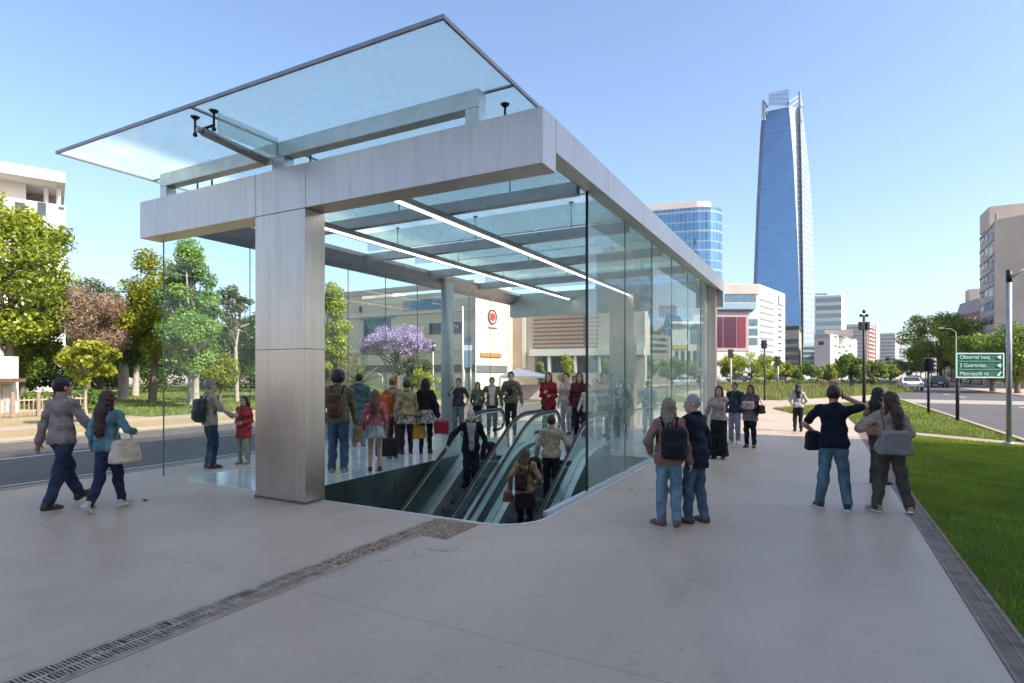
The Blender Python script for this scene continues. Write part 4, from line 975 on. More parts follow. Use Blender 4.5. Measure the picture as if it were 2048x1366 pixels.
# --- on the walkway
person('pack_woman', 'grey blonde woman in a mauve jacket facing the pavilion, jeans, backpack on', **seen(1338, 1052, 797, 4), female=True, build=1.0, head=(-10, 0), hair=('bob', (.24, .19, .13)), skin=2, top=('jacket', C('mauve_jacket', (.20, .125, .105)), {'hem': .84}), legs=('jeans', LJEANS), shoes=((.15, .08, .065), None), feet={-1: (-.10, .02, 0, 0, 45), 1: (.10, 0, 0, 0, -12)},
       hands={-1: (-.25, .16, .98), 1: (.28, .06, .86)}, h=.0135)
backpack('pack_woman', 'black backpack on the woman in the mauve jacket', (.012, .012, .016), 1.14, .165, .21, -.21, dx=.05)
person('bald_man', 'older man with cropped grey hair in a navy coat leaning to listen', **seen(1393, 1046, 790, 58), build=.99, lean=5, head=(34, -6), hair=('crop', (.34, .32, .30)), skin=0, top=('jacket', C('navy_coat', (.012, .017, .034)), {'hem': .76}), legs=('jeans', C('mid_denim', (.05, .085, .13), .85, 'jeans')), shoes=((.10, .065, .055), None),
       feet={-1: (-.10, .06, 0, 0, 10), 1: (.12, -.05, 0, 0, -12)}, hands={-1: (-.25, .22, .88), 1: (.27, .02, .86)}, h=.0135)
person('shawl_woman', 'woman in a grey sweater and wide black trousers, arm across her chest', **seen(1438, 917, 772, 165), female=True, hair=('long', DK), skin=1, top=('sweater', C('pale_grey_sweater', (.30, .27, .26)), {'hem': .92}), legs=('wide', BLKC), shoes=((.02, .02, .02), None), hands={-1: (.10, .20, 1.28), 1: (.30, .10, .92)})
person('denim_man', 'man in a dark denim jacket partly behind the grey sweater woman', **seen(1470, 886, 765, 160), hair=('short', DK), skin=1, top=('jacket', C('indigo_jacket', (.035, .045, .075)), {'hem': .86}), legs=('jeans', C('faded_denim', (.17, .20, .27), .85, 'jeans')), shoes=((.5, .48, .46), 1))
backpack('denim_man', 'black backpack on the man in the denim jacket', (.013, .013, .017), 1.15, .15, .2)
person('dark_hair_woman', 'long haired woman holding a pale shawl, dark trousers', **seen(1501, 895, 770, 165), female=True, hair=('very_long', BLK), skin=3, top=('shirt', C('plum_blouse', (.09, .07, .085)), {'hem': .84}), skirt=(.74, .2, C('plum_skirt', (.17, .14, .17)), 'tunic'), legs=('slim', BLKC), hands={-1: (-.06, .23, 1.16), 1: (.12, .23, 1.10)})
handbag('dark_hair_woman', 'pale folded shawl held in front of the long haired woman', (.50, .38, .33), (.0, .24, 1.17), .15, .11, .07, 0, 'folded_shawl', 0, 'shawl', 0)
handbag('dark_hair_woman', 'black shoulder bag at the hip of the long haired woman', (.012, .012, .014), (-.27, .02, 1.06), .12, .12, .07, (-.17, 0, 1.44), 'shoulder_bag', 60)
person('far_woman', 'slim woman in a pale grey top and black leggings walking away alone', **seen(1596, 863, 768, 6), female=True, hair=('long', BLK), top=('tee', C('pale_grey_tee', (.34, .36, .39)), {'sleeve': 1.7}), legs=('slim', BLKC), shoes=((.02, .02, .02), None), hands={-1: (-.22, .12, 1.0), 1: (.22, .12, 1.0)}, h=.02)
person('polo_man', 'man in a navy polo shirt and jeans with a phone at his ear', **seen(1667, 1018, 772, -4), build=1.03, hair=('short', (.028, .016, .014)), skin=1, top=('tee', C('navy_polo', (.008, .011, .028)), {'sleeve': .72, 'hem': .86}), legs=('jeans', C('steel_denim', (.055, .105, .14), .85, 'jeans')), shoes=((.02, .022, .028), 1),
       feet={-1: (-.17, 0, 0, 0, 28), 1: (.17, 0, 0, 0, -6)}, hands={-1: (-.24, .20, 1.02), 1: (.16, .14, 1.55)}, elbow={-1: (-1.2, -.6, -.2), 1: (1.1, .4, -.6)}, h=.0135)
handbag('polo_man', 'dark folded jacket hanging over the arm of the navy polo man', (.011, .011, .015), (-.27, .14, .93), .10, .14, .08, 0, 'folded_jacket', 20, 'jacket', .2)
t = worn('polo_man', 'phone', 'dark mobile phone held to the ear of the navy polo man', 'phone', lambda *p: rbox(p, (.105, .05, 1.60), (.008, .03, .065), .006), (.07, -.01, 1.5), (.14, .12, 1.7), M_BLACK, (), .006, None)
person('brown_hair_woman', 'woman with long brown hair, beige blouse and grey trousers, stepping forward', **seen(1779, 1024, 785, 18), female=True, build=1.0, head=(28, 0), hair=('long', (.06, .028, .016)), skin=0, top=('tee', C('beige_blouse', (.33, .27, .22)), {'sleeve': .95, 'flare': .03, 'hem': .88}), legs=('slacks', GREYT), shoes=((.30, .22, .15), 1),
       feet={-1: (-.16, .0, 0, 0, 30), 1: (.24, -.06, 0, 12, -14)}, hands={-1: (-.24, .24, 1.16), 1: (.16, .24, 1.06)}, elbow={-1: (-1, -.3, -.6)}, h=.0135)
handbag('brown_hair_woman', 'grey checked cloth sling bag on the back of the brown haired woman', (.16, .15, .145), (.0, -.20, 1.02), .20, .17, .09, (-.13, -.06, 1.45), 'sling_bag', 0, 'bag', .2, 'check', (.36, .35, .34))
person('cap_woman', 'dark haired woman with long plaits half hidden by the brown haired woman', **seen(1757, 968, 776, -30), female=True, hair=('very_long', (.016, .010, .012)), skin=0, top=('tee', C('rust_blouse', (.24, .13, .09))), legs=('slim', C('dusk_trousers', (.05, .05, .06))), hands={-1: (-.16, .24, 1.1), 1: (.2, .2, 1.0)}, h=.0135)
# ---- buildings ----------------------------------------------------------------------------------------------------
def cpt(u, d): return Vector(((u - CX) / F * d, d))
def onface(A, B, u):
    a, b = cpt(*A), cpt(*B); k = (u - CX) / F; dx, dy = b.x - a.x, b.y - a.y
    t = (k * a.y - a.x) / (dx - k * dy); return a + (b - a) * t
def wpt(p): return Vector((*cam2w(p.x, p.y), 0))
def fbox(parent, A, B, u0, u1, v0, v1, mat, name='window', proud=.06, depth=.12, label=None, z=None):
    """a box lying on the wall A-B (each a column u and a depth), covering pixel rectangle u0..u1, v0..v1"""
    p, q = onface(A, B, u0), onface(A, B, u1); d = (p.y + q.y) / 2
    P, Q = wpt(p), wpt(q); dr = (Q - P).normalized(); n = Vector((dr.y, -dr.x, 0))
    if n.dot(Vector((CAM[0], CAM[1], 0)) - P) < 0: n = -n
    z0, z1 = (zat(v1, d), zat(v0, d)) if z is None else z; z0 = max(z0, .01)
    c = (P + Q) / 2 + n * (proud - depth / 2); c.z = (z0 + z1) / 2
    o = MB().obox(c, dr, n, (0, 0, 1), (Q - P).length / 2, depth / 2, (z1 - z0) / 2).build(name, mat, parent)
    if label: o['label'] = label
    return o
def bldg(name, label, cat, pts, vtop, mats, dref=None, mi=0, z1=None, roof=None, group=None, body='wall'):
    P = ccw([atd(u, d) for u, d in pts]); c = (sum(p[0] for p in P) / len(P), sum(p[1] for p in P) / len(P))
    t = thing(name, label, cat, (c[0], c[1], 0), group)
    z1 = z1 or zat(vtop, dref or pts[0][1])
    MB().prism(P, -.05, z1, mi).build(body, mats, t)
    return t, P, z1
STUC = plain('cream_stucco', (.60, .56, .50), .8, 0, .06, .3, .1)
WSTUC = plain('white_stucco', (.62, .595, .56), .8, 0, .05, .3, .1)
GCONC = plain('grey_concrete_wall', (.50, .42, .36), .85, 0, .1, .4, .2)
STONE = None
def stone(name, c1, c2, rh=.6, bw=3.0, mort=.012):
    n = NT(name); uv = n.coord('UV'); b = n.n('ShaderNodeTexBrick'); b.inputs['Scale'].default_value = 1; b.inputs['Brick Width'].default_value = bw; b.inputs['Row Height'].default_value = rh
    b.inputs['Mortar Size'].default_value = mort; b.inputs['Color1'].default_value = (*c1, 1); b.inputs['Color2'].default_value = (*c2, 1); b.inputs['Mortar'].default_value = (*sub(c1, .6), 1)
    n.l(uv, b.inputs['Vector']); n.bsdf(n.mix(n.ramp(n.noise(uv, .4, 4), [(.35, (.25, .25, .25)), (.65, (0, 0, 0))]), b.outputs['Color'], sub(c1, .8)), .8); return n.m
M_STONE = stone('cream_stone', (.64, .55, .42), (.70, .60, .45)); M_STONEY = stone('warm_stone', (.60, .53, .42), (.66, .56, .42))
M_BRICK = stone('red_brick', (.27, .10, .075), (.32, .125, .09), .35, 1.0, .02)
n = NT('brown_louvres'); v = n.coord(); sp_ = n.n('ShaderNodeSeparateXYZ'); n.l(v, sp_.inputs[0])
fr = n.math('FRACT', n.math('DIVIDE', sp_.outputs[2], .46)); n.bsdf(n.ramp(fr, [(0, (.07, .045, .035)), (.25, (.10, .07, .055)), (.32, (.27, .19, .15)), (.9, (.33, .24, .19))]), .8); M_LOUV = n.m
# white apartment block above the park trees
A, B = (-170, 49.5), (131, 56)
zb = zat(405, 55); t, P, _ = bldg('apartment_block', 'white apartment block with a flat overhanging roof above the park trees', 'apartment block', [A, B, (121, 74), (-190, 74)], 0, WSTUC, z1=zb)
P2 = ccw([atd(u, d) for u, d in ((-170, 50.5), (52, 55.5), (54, 72), (-190, 72))]); MB().prism(P2, zb, zb + 2.0).build('top_floor', WSTUC, t)
P3 = ccw([atd(u, d) for u, d in ((52.5, 58.6), (118, 59.5), (118, 72), (54.5, 72))]); MB().prism(P3, zb, zb + 2.0).build('terrace_wall', plain('terrace_tan', (.36, .28, .22), .8), t)
P4 = ccw([atd(u, d) for u, d in ((-175, 48.9), (131, 55.4), (123, 74.5), (-195, 74.5))]); MB().prism(P4, zb + 2.004, zb + 3.0).build('roof_slab', WSTUC, t)
for u in (92, 117):
    x, y = atd(u, 56.4); MB().box(x - .14, x + .14, y - .14, y + .14, zb, zb + 2.0).build('terrace_column', WSTUC, t)
for (u0, u1, v0, v1) in ((75, 92, 405, 430), (75, 92, 455, 478), (30, 50, 405, 430), (75, 92, 505, 528), (75, 92, 560, 583), (117, 128, 414, 419), (30, 50, 455, 478), (-20, 0, 405, 430)): fbox(t, A, B, u0, u1, v0, v1, M_DKGLASS)
x, y = atd(4, 57); MB().box(x - 1.5, x + .5, y - 1, y + 1, zb + 3.004, zb + 4.4).build('water_tank', plain('tank_orange', (.55, .28, .08), .7), t)
# small white house and its picket fence
t, P, z1 = bldg('garden_house', 'small white house with a lean-to roof behind the picket fence', 'house', [(-90, 25), (37, 27), (34, 36), (-95, 36)], 712, WSTUC, 26)
fbox(t, (-90, 25), (37, 27), -60, 31, 757, 764, plain('dark_tiles', (.12, .06, .05), .8), 'lean_to_roof', 1.0, 1.0)
fbox(t, (-90, 25), (37, 27), 4, 24, 772, 825, plain('door_white', (.55, .5, .45), .6), 'door', .08)
fbox(t, (-90, 25), (37, 27), -40, -12, 772, 800, M_DKGLASS, 'window', .05)
t = thing('picket_fence', 'low pale picket fence at the edge of the dry verge', 'fence', at(90, 832))
f0, f1 = Vector(at(-30, 838)), Vector(at(170, 827)); L = (f1 - f0).length; dr = (f1 - f0) / L
m = MB()
for k in range(int(L / .16)): p = f0 + dr * (k * .16); m.obox(p + Vector((0, 0, .42)), dr, (-dr.y, dr.x, 0), (0, 0, 1), .024, .012, .40)
m.build('picket_panel', plain('picket_paint', (.26, .20, .15), .7), t)
for z in (.25, .7): MB().bar(f0 + Vector((0, 0, z)), f1 + Vector((0, 0, z)), .03, .06).build('rail', plain('rail_paint', (.36, .30, .26), .7), t)
for k in range(5): p = f0 + dr * (L * k / 4); MB().box(p.x - .06, p.x + .06, p.y - .06, p.y + .06, 0, 1.05).build('post', plain('picket_paint', (0, 0, 0)), t)
# shopping centre behind the pavilion
A, B = (640, 71.5), (951, 60)
t, P, z1 = bldg('shopping_centre', 'cream stone shopping centre with a bright tower wall and a round red emblem', 'shopping centre', [A, B, (1000, 80), (700, 92)], 0, M_STONE, z1=10.5)
C1 = (1019, 63.5)
Pt = ccw([atd(u, d) for u, d in ((951, 58.6), C1, (1030, 72), (965, 72))]); MB().prism(Pt, 0, 11.2).build('emblem_tower', M_STONEY, t)
TA, TB = (951, 58.6), C1
fbox(t, TA, TB, 953, 1013, 731, 745, plain('plinth_grey', (.12, .12, .125), .7), 'plinth', .10)
sg = fbox(t, TA, TB, 960, 1001, 706, 714, plain('sign_orange', (.45, .17, .045), .6), 'shop_sign', .15)
pc = wpt(onface(TA, TB, 984)); tn = (wpt(onface(TA, TB, 1010)) - pc).normalized(); nn = Vector((tn.y, -tn.x, 0)); nn = nn if nn.dot(Vector((CAM[0], CAM[1], 0)) - pc) > 0 else -nn
d_ = onface(TA, TB, 984).y; ez = zat(634, d_); er = .60
def disc(parent, name, c, rx, rz, off, mat, inner=0.0, n=28):
    m = MB(); k = 0; c = Vector(c) + nn * off
    ring = [c + tn * (rx * math.cos(2 * math.pi * i / n)) + Vector((0, 0, rz * math.sin(2 * math.pi * i / n))) for i in range(n)]
    if inner: 
        r2 = [c + (p - c) * inner for p in ring]
        for i in range(n): m.quad([ring[i], ring[(i + 1) % n], r2[(i + 1) % n], r2[i]])
    else: m.quad(ring)
    m2 = MB(); 
    for f in m.f:
        q = [Vector(m.v[i]) for i in f]; m2.quad(q); b = [p - nn * .03 for p in q]; m2.quad(b[::-1])
        for i in range(len(q)): m2.quad([q[i], b[i], b[(i + 1) % len(q)], q[(i + 1) % len(q)]])
    return m2.build(name, mat, parent)
ec = Vector((pc.x, pc.y, ez)); MRED = plain('emblem_red', (.50, .06, .035), .6)
em = disc(t, 'emblem', ec, er * 1.15, er * 1.15, .06, plain('emblem_face', (.62, .5, .38), .6)); disc(em, 'emblem_ring', ec, er * 1.3, er * 1.3, .10, plain('emblem_dark', (.06, .035, .03), .6), .80)
m = MB()
for i in range(-2, 3): m.obox(ec + tn * (i * .33 * er) + nn * .10, tn, nn, (0, 0, 1), .085 * er, .02, er * (.80 - abs(i) * .18))
for i in (-1, 0, 1): m.obox(ec + Vector((0, 0, i * .38 * er)) + nn * .115, tn, nn, (0, 0, 1), er * (.74 - abs(i) * .15), .02, .06 * er)
m.build('emblem_pattern', MRED, em)
def text3d(name, s, c, tx, nn_, size, mat, parent, depth=.02, align='CENTER'):
    cu = bpy.data.curves.new(name, 'FONT'); cu.body = s; cu.size = size; cu.extrude = depth; cu.align_x = align; cu.align_y = 'CENTER'
    o = bpy.data.objects.new(name, cu); COL.objects.link(o)
    dg = bpy.context.evaluated_depsgraph_get(); me = bpy.data.meshes.new_from_object(o.evaluated_get(dg)); bpy.data.objects.remove(o)
    me.name = name; me.materials.clear(); me.materials.append(mat); q = bpy.data.objects.new(name, me); COL.objects.link(q); q.parent = parent
    up = Vector((0, 0, 1)); off = Vector((0, 0, 0)); r = parent
    while r is not None: off = off + r.location; r = r.parent
    q.matrix_local = Matrix.Translation(Vector(c) - off) @ Matrix((Vector(tx), up, Vector(nn_))).transposed().to_4x4(); return q
text3d('emblem_lettering', 'ATRALERRSOR', ec + Vector((0, 0, -er * 1.95)) + nn * .08, tn, nn, .24, plain('emblem_dark', (0, 0, 0)), em)
# wall openings, signs and louvred wing
for (u0, u1, v0, v1) in ((728, 782, 638, 680), (808, 905, 598, 619)): fbox(t, A, B, u0, u1, v0, v1, M_BLUEGL)
fbox(t, A, B, 721, 790, 631, 637, plain('frame_grey', (.30, .31, .33), .6), 'window_head', .10)
fbox(t, A, B, 719, 724, 613, 625, M_DKGLASS, 'window', .05)
fbox(t, A, B, 660, 951, 575, 586, plain('parapet_grey', (.42, .395, .36), .8), 'parapet', .25, .5)
fbox(t, A, B, 690, 950, 626, 629.5, plain('band_cream', (.66, .62, .54), .8), 'string_course', .12)
fbox(t, A, B, 690, 950, 702, 706, plain('band_tan', (.50, .42, .30), .8), 'string_course', .12)
fbox(t, A, B, 690, 950, 730, 744, plain('plinth_grey', (0, 0, 0)), 'plinth', .12)
s1 = fbox(t, A, B, 860, 926, 645, 667, plain('sign_navy', (.03, .035, .075), .5), 'banner', .12)
p = wpt(onface(A, B, 905)); ta = (wpt(onface(A, B, 940)) - p).normalized(); na = Vector((ta.y, -ta.x, 0)); na = na if na.dot(Vector((CAM[0], CAM[1], 0)) - p) > 0 else -na
d_ = onface(A, B, 905).y
text3d('banner_lettering', 'EIIMN', (p.x + na.x * .16, p.y + na.y * .16, zat(654, d_)), ta, na, .7, WSTUC, s1)
fbox(s1, A, B, 861, 925, 660, 666.5, plain('banner_maroon', (.16, .05, .055), .5), 'banner_stripe', .14)
LA, LB = (1019, 66), (1290, 62)
Pl = ccw([atd(u, d) for u, d in ((1021, 68), LB, (1300, 84), (1040, 84))]); MB().prism(Pl, 0, 9.4).build('louvre_wing', GCONC, t)
LA = (1021, 68)
o_ = []
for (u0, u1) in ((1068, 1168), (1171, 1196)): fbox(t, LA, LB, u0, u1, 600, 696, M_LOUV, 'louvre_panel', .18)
fbox(t, LA, LB, 1046, 1053, 600, 736, WSTUC, 'pilaster', .22)
fbox(t, LA, LB, 1062, 1290, 697, 711, WSTUC, 'shop_fascia', .6, .7)
for u in (1100, 1152, 1200, 1250): fbox(t, LA, LB, u - 2, u + 2.5, 711.5, 745, WSTUC, 'shop_column', .5, .4)
for (u0, u1) in ((1070, 1097), (1104, 1149), (1156, 1197), (1204, 1246)): fbox(t, LA, LB, u0, u1, 713, 745, M_DKGLASS, 'shop_window', .06)
x, y = atd(745, 76); MB().box(x - 3.6, x + 3.4, y, y + 4, 10.5, 12.2).build('roof_hut', WSTUC, t); x, y = atd(716, 75); MB().box(x - 1.5, x + 1.6, y - 1, y + 2, 10.5, 11.9).build('roof_plant', plain('roof_tan', (.28, .24, .22), .8), t)
# warm narrow building and grey brown block seen through the outer glass wall
t, P, z1 = bldg('warm_block', 'narrow warm cream building seen past the louvred shop wing', 'building', [(1195, 88), (1226, 88), (1228, 100), (1197, 100)], 620, STUC, 88)
for v in (642, 662, 682): fbox(t, (1195, 88), (1226, 88), 1199, 1221, v, v + 8, M_BLUEGL)
t, P, z1 = bldg('planted_block', 'grey brown block with bushes growing along its roof', 'building', [(1266, 92), (1338, 95), (1345, 112), (1275, 112)], 668, plain('taupe_wall', (.20, .18, .15), .85, 0, .1, .4), 92)
for v in (676, 688, 700): fbox(t, (1266, 92), (1338, 95), 1268, 1334, v, v + 5, M_DKGLASS, 'window_band')
t, P, z1 = bldg('framed_pavilion', 'white building with a thick square frame round a dark window', 'building', [(1342, 120), (1413, 120), (1420, 140), (1350, 140)], 645, plain('off_white_wall', (.58, .57, .55), .7), 120)
FA, FB = (1342, 120), (1413, 120)
fbox(t, FA, FB, 1340, 1414, 643, 648.5, WSTUC, 'frame', .7, .8); fbox(t, FA, FB, 1404, 1413, 649, 716, WSTUC, 'frame', .7, .8)
fbox(t, FA, FB, 1381, 1402, 651, 688, M_BLUEGL); fbox(t, FA, FB, 1345, 1374, 690, 698, plain('sign_yellow', (.55, .38, .08), .6), 'shop_sign', .2)
for u in (1350, 1362, 1374, 1386): fbox(t, FA, FB, u, u + 7, 702, 745, M_DKGLASS, 'shop_window', .05)
# rounded blue office
PG = [atd(1190, 226), atd(1395, 214)]
c0 = cpt(1397, 222)
for i in range(1, 9):
    a = R_(-90 + 11.25 * i); q = c0 + Vector((math.cos(a) * 8.6 + 0, math.sin(a) * 8.6)); PG.append(cam2w(q.x, q.y))
PG += [atd(1432, 250), atd(1220, 256)]
cc = atd(1330, 235); t = thing('rounded_office', 'blue glass office block with a rounded corner behind the pavilion roof', 'office block', (*cc, 0))
zt = zat(420, 218)
MB().prism(ccw(PG), 0, zt).build('glass_facade', facade('blue_curtain', (.08, .19, .32), (.16, .26, .36), 1.5, 3.6, .12, .14, .10, .55), t)
m = MB(); PGc = ccw(PG); cx_ = sum(p[0] for p in PGc) / len(PGc); cy_ = sum(p[1] for p in PGc) / len(PGc)
for z in np.arange(4, zt, 7.2): MB().prism([(cx_ + (p[0] - cx_) * 1.006, cy_ + (p[1] - cy_) * 1.006) for p in PGc], z, z + .35).build('floor_band', plain('band_white', (.30, .38, .44), .4), t)
MB().prism([(cx_ + (p[0] - cx_) * .58, cy_ + (p[1] - cy_) * .58) for p in PGc], zt, zt + 3.4).build('roof_house', plain('roof_pink', (.62, .50, .44), .7), t)
for k in range(9): fbox(t, (1190, 226), (1395, 214), 1388, 1391.5, 478 + k * 24, 490 + k * 24, M_DKGLASS, 'vent', .05)
# white office with a maroon screen
A, B, Cc = (1385, 150), (1518, 150), (1570, 169)
t, P, z1 = bldg('white_office', 'white office with a maroon screen and a column of small slot windows', 'office block', [A, B, Cc, (1440, 190)], 568, WSTUC, 150)
fbox(t, A, B, 1386, 1517.5, 569, 588, GCONC, 'cornice', .25, .4)
fbox(t, A, B, 1386, 1512, 589, 604, M_BLUEGL, 'window_band', .08); fbox(t, A, B, 1386, 1512, 606, 618, plain('pale_glass', (.28, .36, .42), .12, .4), 'window_band', .08)
fbox(t, A, B, 1386, 1505, 619.5, 622.5, M_DKMET if False else M_DARKMET, 'canopy_ledge', .8, .9)
fbox(t, A, B, 1386, 1497, 624, 702, plain('pink_stone', (.44, .34, .33), .8), 'screen_frame', .15)
sc_ = fbox(t, A, B, 1447, 1472, 634, 695, plain('maroon_screen', (.085, .022, .045), .25), 'maroon_screen', .25); fbox(t, A, B, 1474, 1491, 634, 695, plain('red_screen', (.19, .03, .05), .3), 'maroon_screen', .25)
fbox(t, A, B, 1400, 1445, 634, 695, plain('maroon_screen', (0, 0, 0)), 'maroon_screen', .25)
for v in (638, 657, 676): fbox(t, A, B, 1498, 1515, v, v + 14, M_BLUEGL)
fbox(t, B, Cc, 1519, 1547, 592, 720, plain('grey_louvre', (.40, .40, .42), .5, .2), 'louvre_panel', .08)
m_ = plain('louvre_line', (.20, .20, .22), .5)
for k in range(9): fbox(t, B, Cc, 1519, 1547, 602 + k * 12.5, 604 + k * 12.5, m_, 'louvre', .16)
for v0, v1 in ((592, 611), (618, 621), (627, 633), (639, 643), (652, 656), (661, 665), (672, 677), (685, 689), (699, 703)): fbox(t, B, Cc, 1556, 1559 if v0 < 600 else 1563, v0, v1, M_DKGLASS)
fbox(t, B, Cc, 1556, 1567, 609, 612, M_DKGLASS, 'window', .07)
# the skyscraper
t = thing('skyscraper', 'very tall tapering blue glass tower with an open lattice crown', 'skyscraper', (*atd(1567, 440), 0))
vs = [756, 700, 620, 560, 480, 400, 320, 245, 212]
Lu = [1503, 1504, 1505, 1507, 1510, 1513, 1517, 1521, 1524]; Mu = [1603, 1602.5, 1600.5, 1598, 1595, 1591, 1587, 1581, 1578]
Su = [1604, 1604, 1604, 1603.5, 1602.5, 1601.5, 1600, 1598, 1597]; Ru = [1630, 1630, 1629, 1628, 1626.5, 1624, 1618, 1610, 1606]
def lv(i):
    z = zat(vs[i], 420) if i else 0
    k = [(Lu[i], 433), (Lu[i] + (7 if i < 7 else 8), 429), (Mu[i], 421), (Su[i] - 1.5, 422.5), (Su[i] + 3, 420), (Ru[i], 436), (1578, 470), (Lu[i] + 6, 462)]
    return [(*atd(u, d), zat(vs[i], 420) if i else 0) for u, d in k]
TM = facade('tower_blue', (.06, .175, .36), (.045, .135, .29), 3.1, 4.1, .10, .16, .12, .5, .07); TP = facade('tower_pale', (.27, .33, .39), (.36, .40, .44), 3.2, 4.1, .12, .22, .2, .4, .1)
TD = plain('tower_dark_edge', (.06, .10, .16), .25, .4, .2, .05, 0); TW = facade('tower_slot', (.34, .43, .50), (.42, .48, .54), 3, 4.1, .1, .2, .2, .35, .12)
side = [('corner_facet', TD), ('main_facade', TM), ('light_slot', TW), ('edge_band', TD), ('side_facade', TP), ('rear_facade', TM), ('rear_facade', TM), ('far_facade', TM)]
R__ = [lv(i) for i in range(len(vs))]
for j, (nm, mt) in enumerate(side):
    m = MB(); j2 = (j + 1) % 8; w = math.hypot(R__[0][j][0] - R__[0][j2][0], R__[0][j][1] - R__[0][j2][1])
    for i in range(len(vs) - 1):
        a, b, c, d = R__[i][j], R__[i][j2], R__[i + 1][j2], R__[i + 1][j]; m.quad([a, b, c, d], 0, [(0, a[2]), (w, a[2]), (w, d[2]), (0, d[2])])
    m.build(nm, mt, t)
MB().quad(R__[-1]).build('roof_deck', TD, t)
def tp(u, v, d=422): return Vector((*atd(u, d), zat(v, d)))
m = MB(); q = [(1537, 212), (1578, 212), (1577, 178), (1537, 187)]; w_ = 15
f_ = [tp(u, v, 423) for u, v in q]; b_ = [tp(u, v, 430) for u, v in q]
m.quad(f_, 0, [(0, 0), (w_, 0), (w_, 12), (0, 10)]); m.quad(b_[::-1], 0, [(0, 0), (w_, 0), (w_, 12), (0, 10)])
for i in range(4): m.quad([f_[i], b_[i], b_[(i + 1) % 4], f_[(i + 1) % 4]])
m.build('crown_screen', facade('crown_blue', (.035, .10, .22), (.07, .15, .27), 20, 3.2, .02, .25, .3, .1), t)
m = MB(); MLAT = plain('lattice_grey', (.30, .32, .36), .5, .4)
for a, b in (((1524, 240), (1526, 200)), ((1526, 200), (1534, 214)), ((1524, 222), (1536, 212)), ((1523, 236), (1538, 222)), ((1530, 240), (1526, 205))): m.bar(tp(*a, 428), tp(*b, 428), .9, .9)
m.build('crown_lattice', MLAT, t)
m = MB()
for a, b in (((1597, 248), (1598, 182)), ((1604, 245), (1599, 182)), ((1578, 204), (1597, 192)), ((1597, 228), (1604, 222)), ((1597, 212), (1602, 206)), ((1597, 240), (1604, 236)), ((1580, 214), (1597, 200))): m.bar(tp(*a, 422), tp(*b, 422), .9, .9)
m.build('crown_lattice', MLAT, t)
m = MB(); q = [(1599, 181), (1606, 245), (1606, 214), (1601, 181)]; f_ = [tp(u, v, 421) for u, v in ((1600, 181), (1601, 212), (1606, 212))]; b_ = [p + Vector((0, 2, 0)) for p in f_]
m.quad(f_); m.quad(b_[::-1])
for i in range(3): m.quad([f_[i], b_[i], b_[(i + 1) % 3], f_[(i + 1) % 3]])
m.build('crown_fin', TP, t)
MB().tube([tp(1599.5, 245, 423), tp(1599.5, 179, 423)], .35, 6).build('spire', MLAT, t)
# offices at its foot and along the avenue
t, P, z1 = bldg('tan_office', 'tan office with dark window bands at the foot of the skyscraper', 'office block', [(1566, 262), (1598, 258), (1603, 285), (1570, 290)], 660, plain('tan_wall', (.33, .27, .20), .8), 260)
for v in (678, 694, 710, 726): fbox(t, (1566, 262), (1598, 258), 1570, 1597, v, v + 9, M_DKGLASS, 'window_band', .2)
fbox(t, (1566, 262), (1598, 258), 1566, 1598, 652, 660, M_DARKMET, 'roof_plant', .1, 6)
t, P, z1 = bldg('green_glass_block', 'low pale green glass block beside the foot of the skyscraper', 'office block', [(1606, 250), (1632, 250), (1634, 275), (1608, 275)], 690, plain('pale_green_wall', (.30, .36, .31), .6), 250)
for v in (694, 704, 714, 724): fbox(t, (1606, 250), (1632, 250), 1607, 1631, v, v + 4, M_BLUEGL, 'window_band', .2)
t, P, z1 = bldg('banded_office', 'grey green glass office with dark floor bands and rooftop lettering', 'office block', [(1629, 305), (1681, 300), (1691, 318), (1640, 325)], 590, facade('green_bands', (.14, .21, .23), (.32, .37, .38), 60, 4.1, .01, .42, .15, .3), 300, body='banded_facade')
for k in range(6): fbox(t, (1629, 305), (1681, 300), 1631 + k * 4, 1633.5 + k * 4, 586.5, 590, M_DARKMET, 'roof_sign', 0, .5)
fbox(t, (1681, 300), (1691, 318), 1681.5, 1690.5, 590, 740, plain('end_white', (.62, .62, .62), .7), 'end_wall', .3)
A, B, Cc = (1629, 205), (1661, 200), (1714, 236)
t, P, z1 = bldg('white_corner_office', 'low white office with a plain grey end wall and a small dark sign', 'office block', [A, B, Cc, (1660, 250)], 668, WSTUC, 200)
fbox(t, A, B, 1629, 1660.5, 669, 740, plain('end_grey', (.40, .39, .40), .8), 'end_wall', .15); fbox(t, A, B, 1638, 1648, 683, 690, M_DARKMET, 'sign', .3)
fbox(t, A, B, 1630, 1657, 668, 676, plain('grey_band', (.27, .27, .29), .7), 'grey_band', .25)
for u, v in ((1668, 672), (1677, 672), (1686, 674), (1700, 676), (1676, 692), (1684, 692), (1690, 700), (1676, 704), (1697, 690), (1668, 690)): fbox(t, B, Cc, u, u + 6, v, v + 4, M_DKGLASS)
x, y = atd(1668, 210); MB().box(x - 3, x + 6, y, y + 8, z1, z1 + 2.2).build('roof_plant', GCONC, t)
A, B, Cc = (1693, 385), (1734, 380), (1757, 410)
t, P, z1 = bldg('brick_tower', 'tall red brick and grey residential tower behind the dark lamp post', 'tower block', [A, B, Cc, (1715, 420)], 648, M_BRICK, 380)
fbox(t, A, B, 1693, 1733.5, 650, 744, plain('grey_render', (.30, .27, .28), .8), 'grey_wall', .4, .6)
for k in range(11): fbox(t, A, B, 1694, 1733, 654 + k * 8, 656.6 + k * 8, M_BLUEGL, 'window_band', .6)
for k in range(11): fbox(t, B, Cc, 1736, 1748, 654 + k * 8, 656.4 + k * 8, plain('balcony_white', (.52, .48, .46), .7), 'balcony', .8, 1.2)
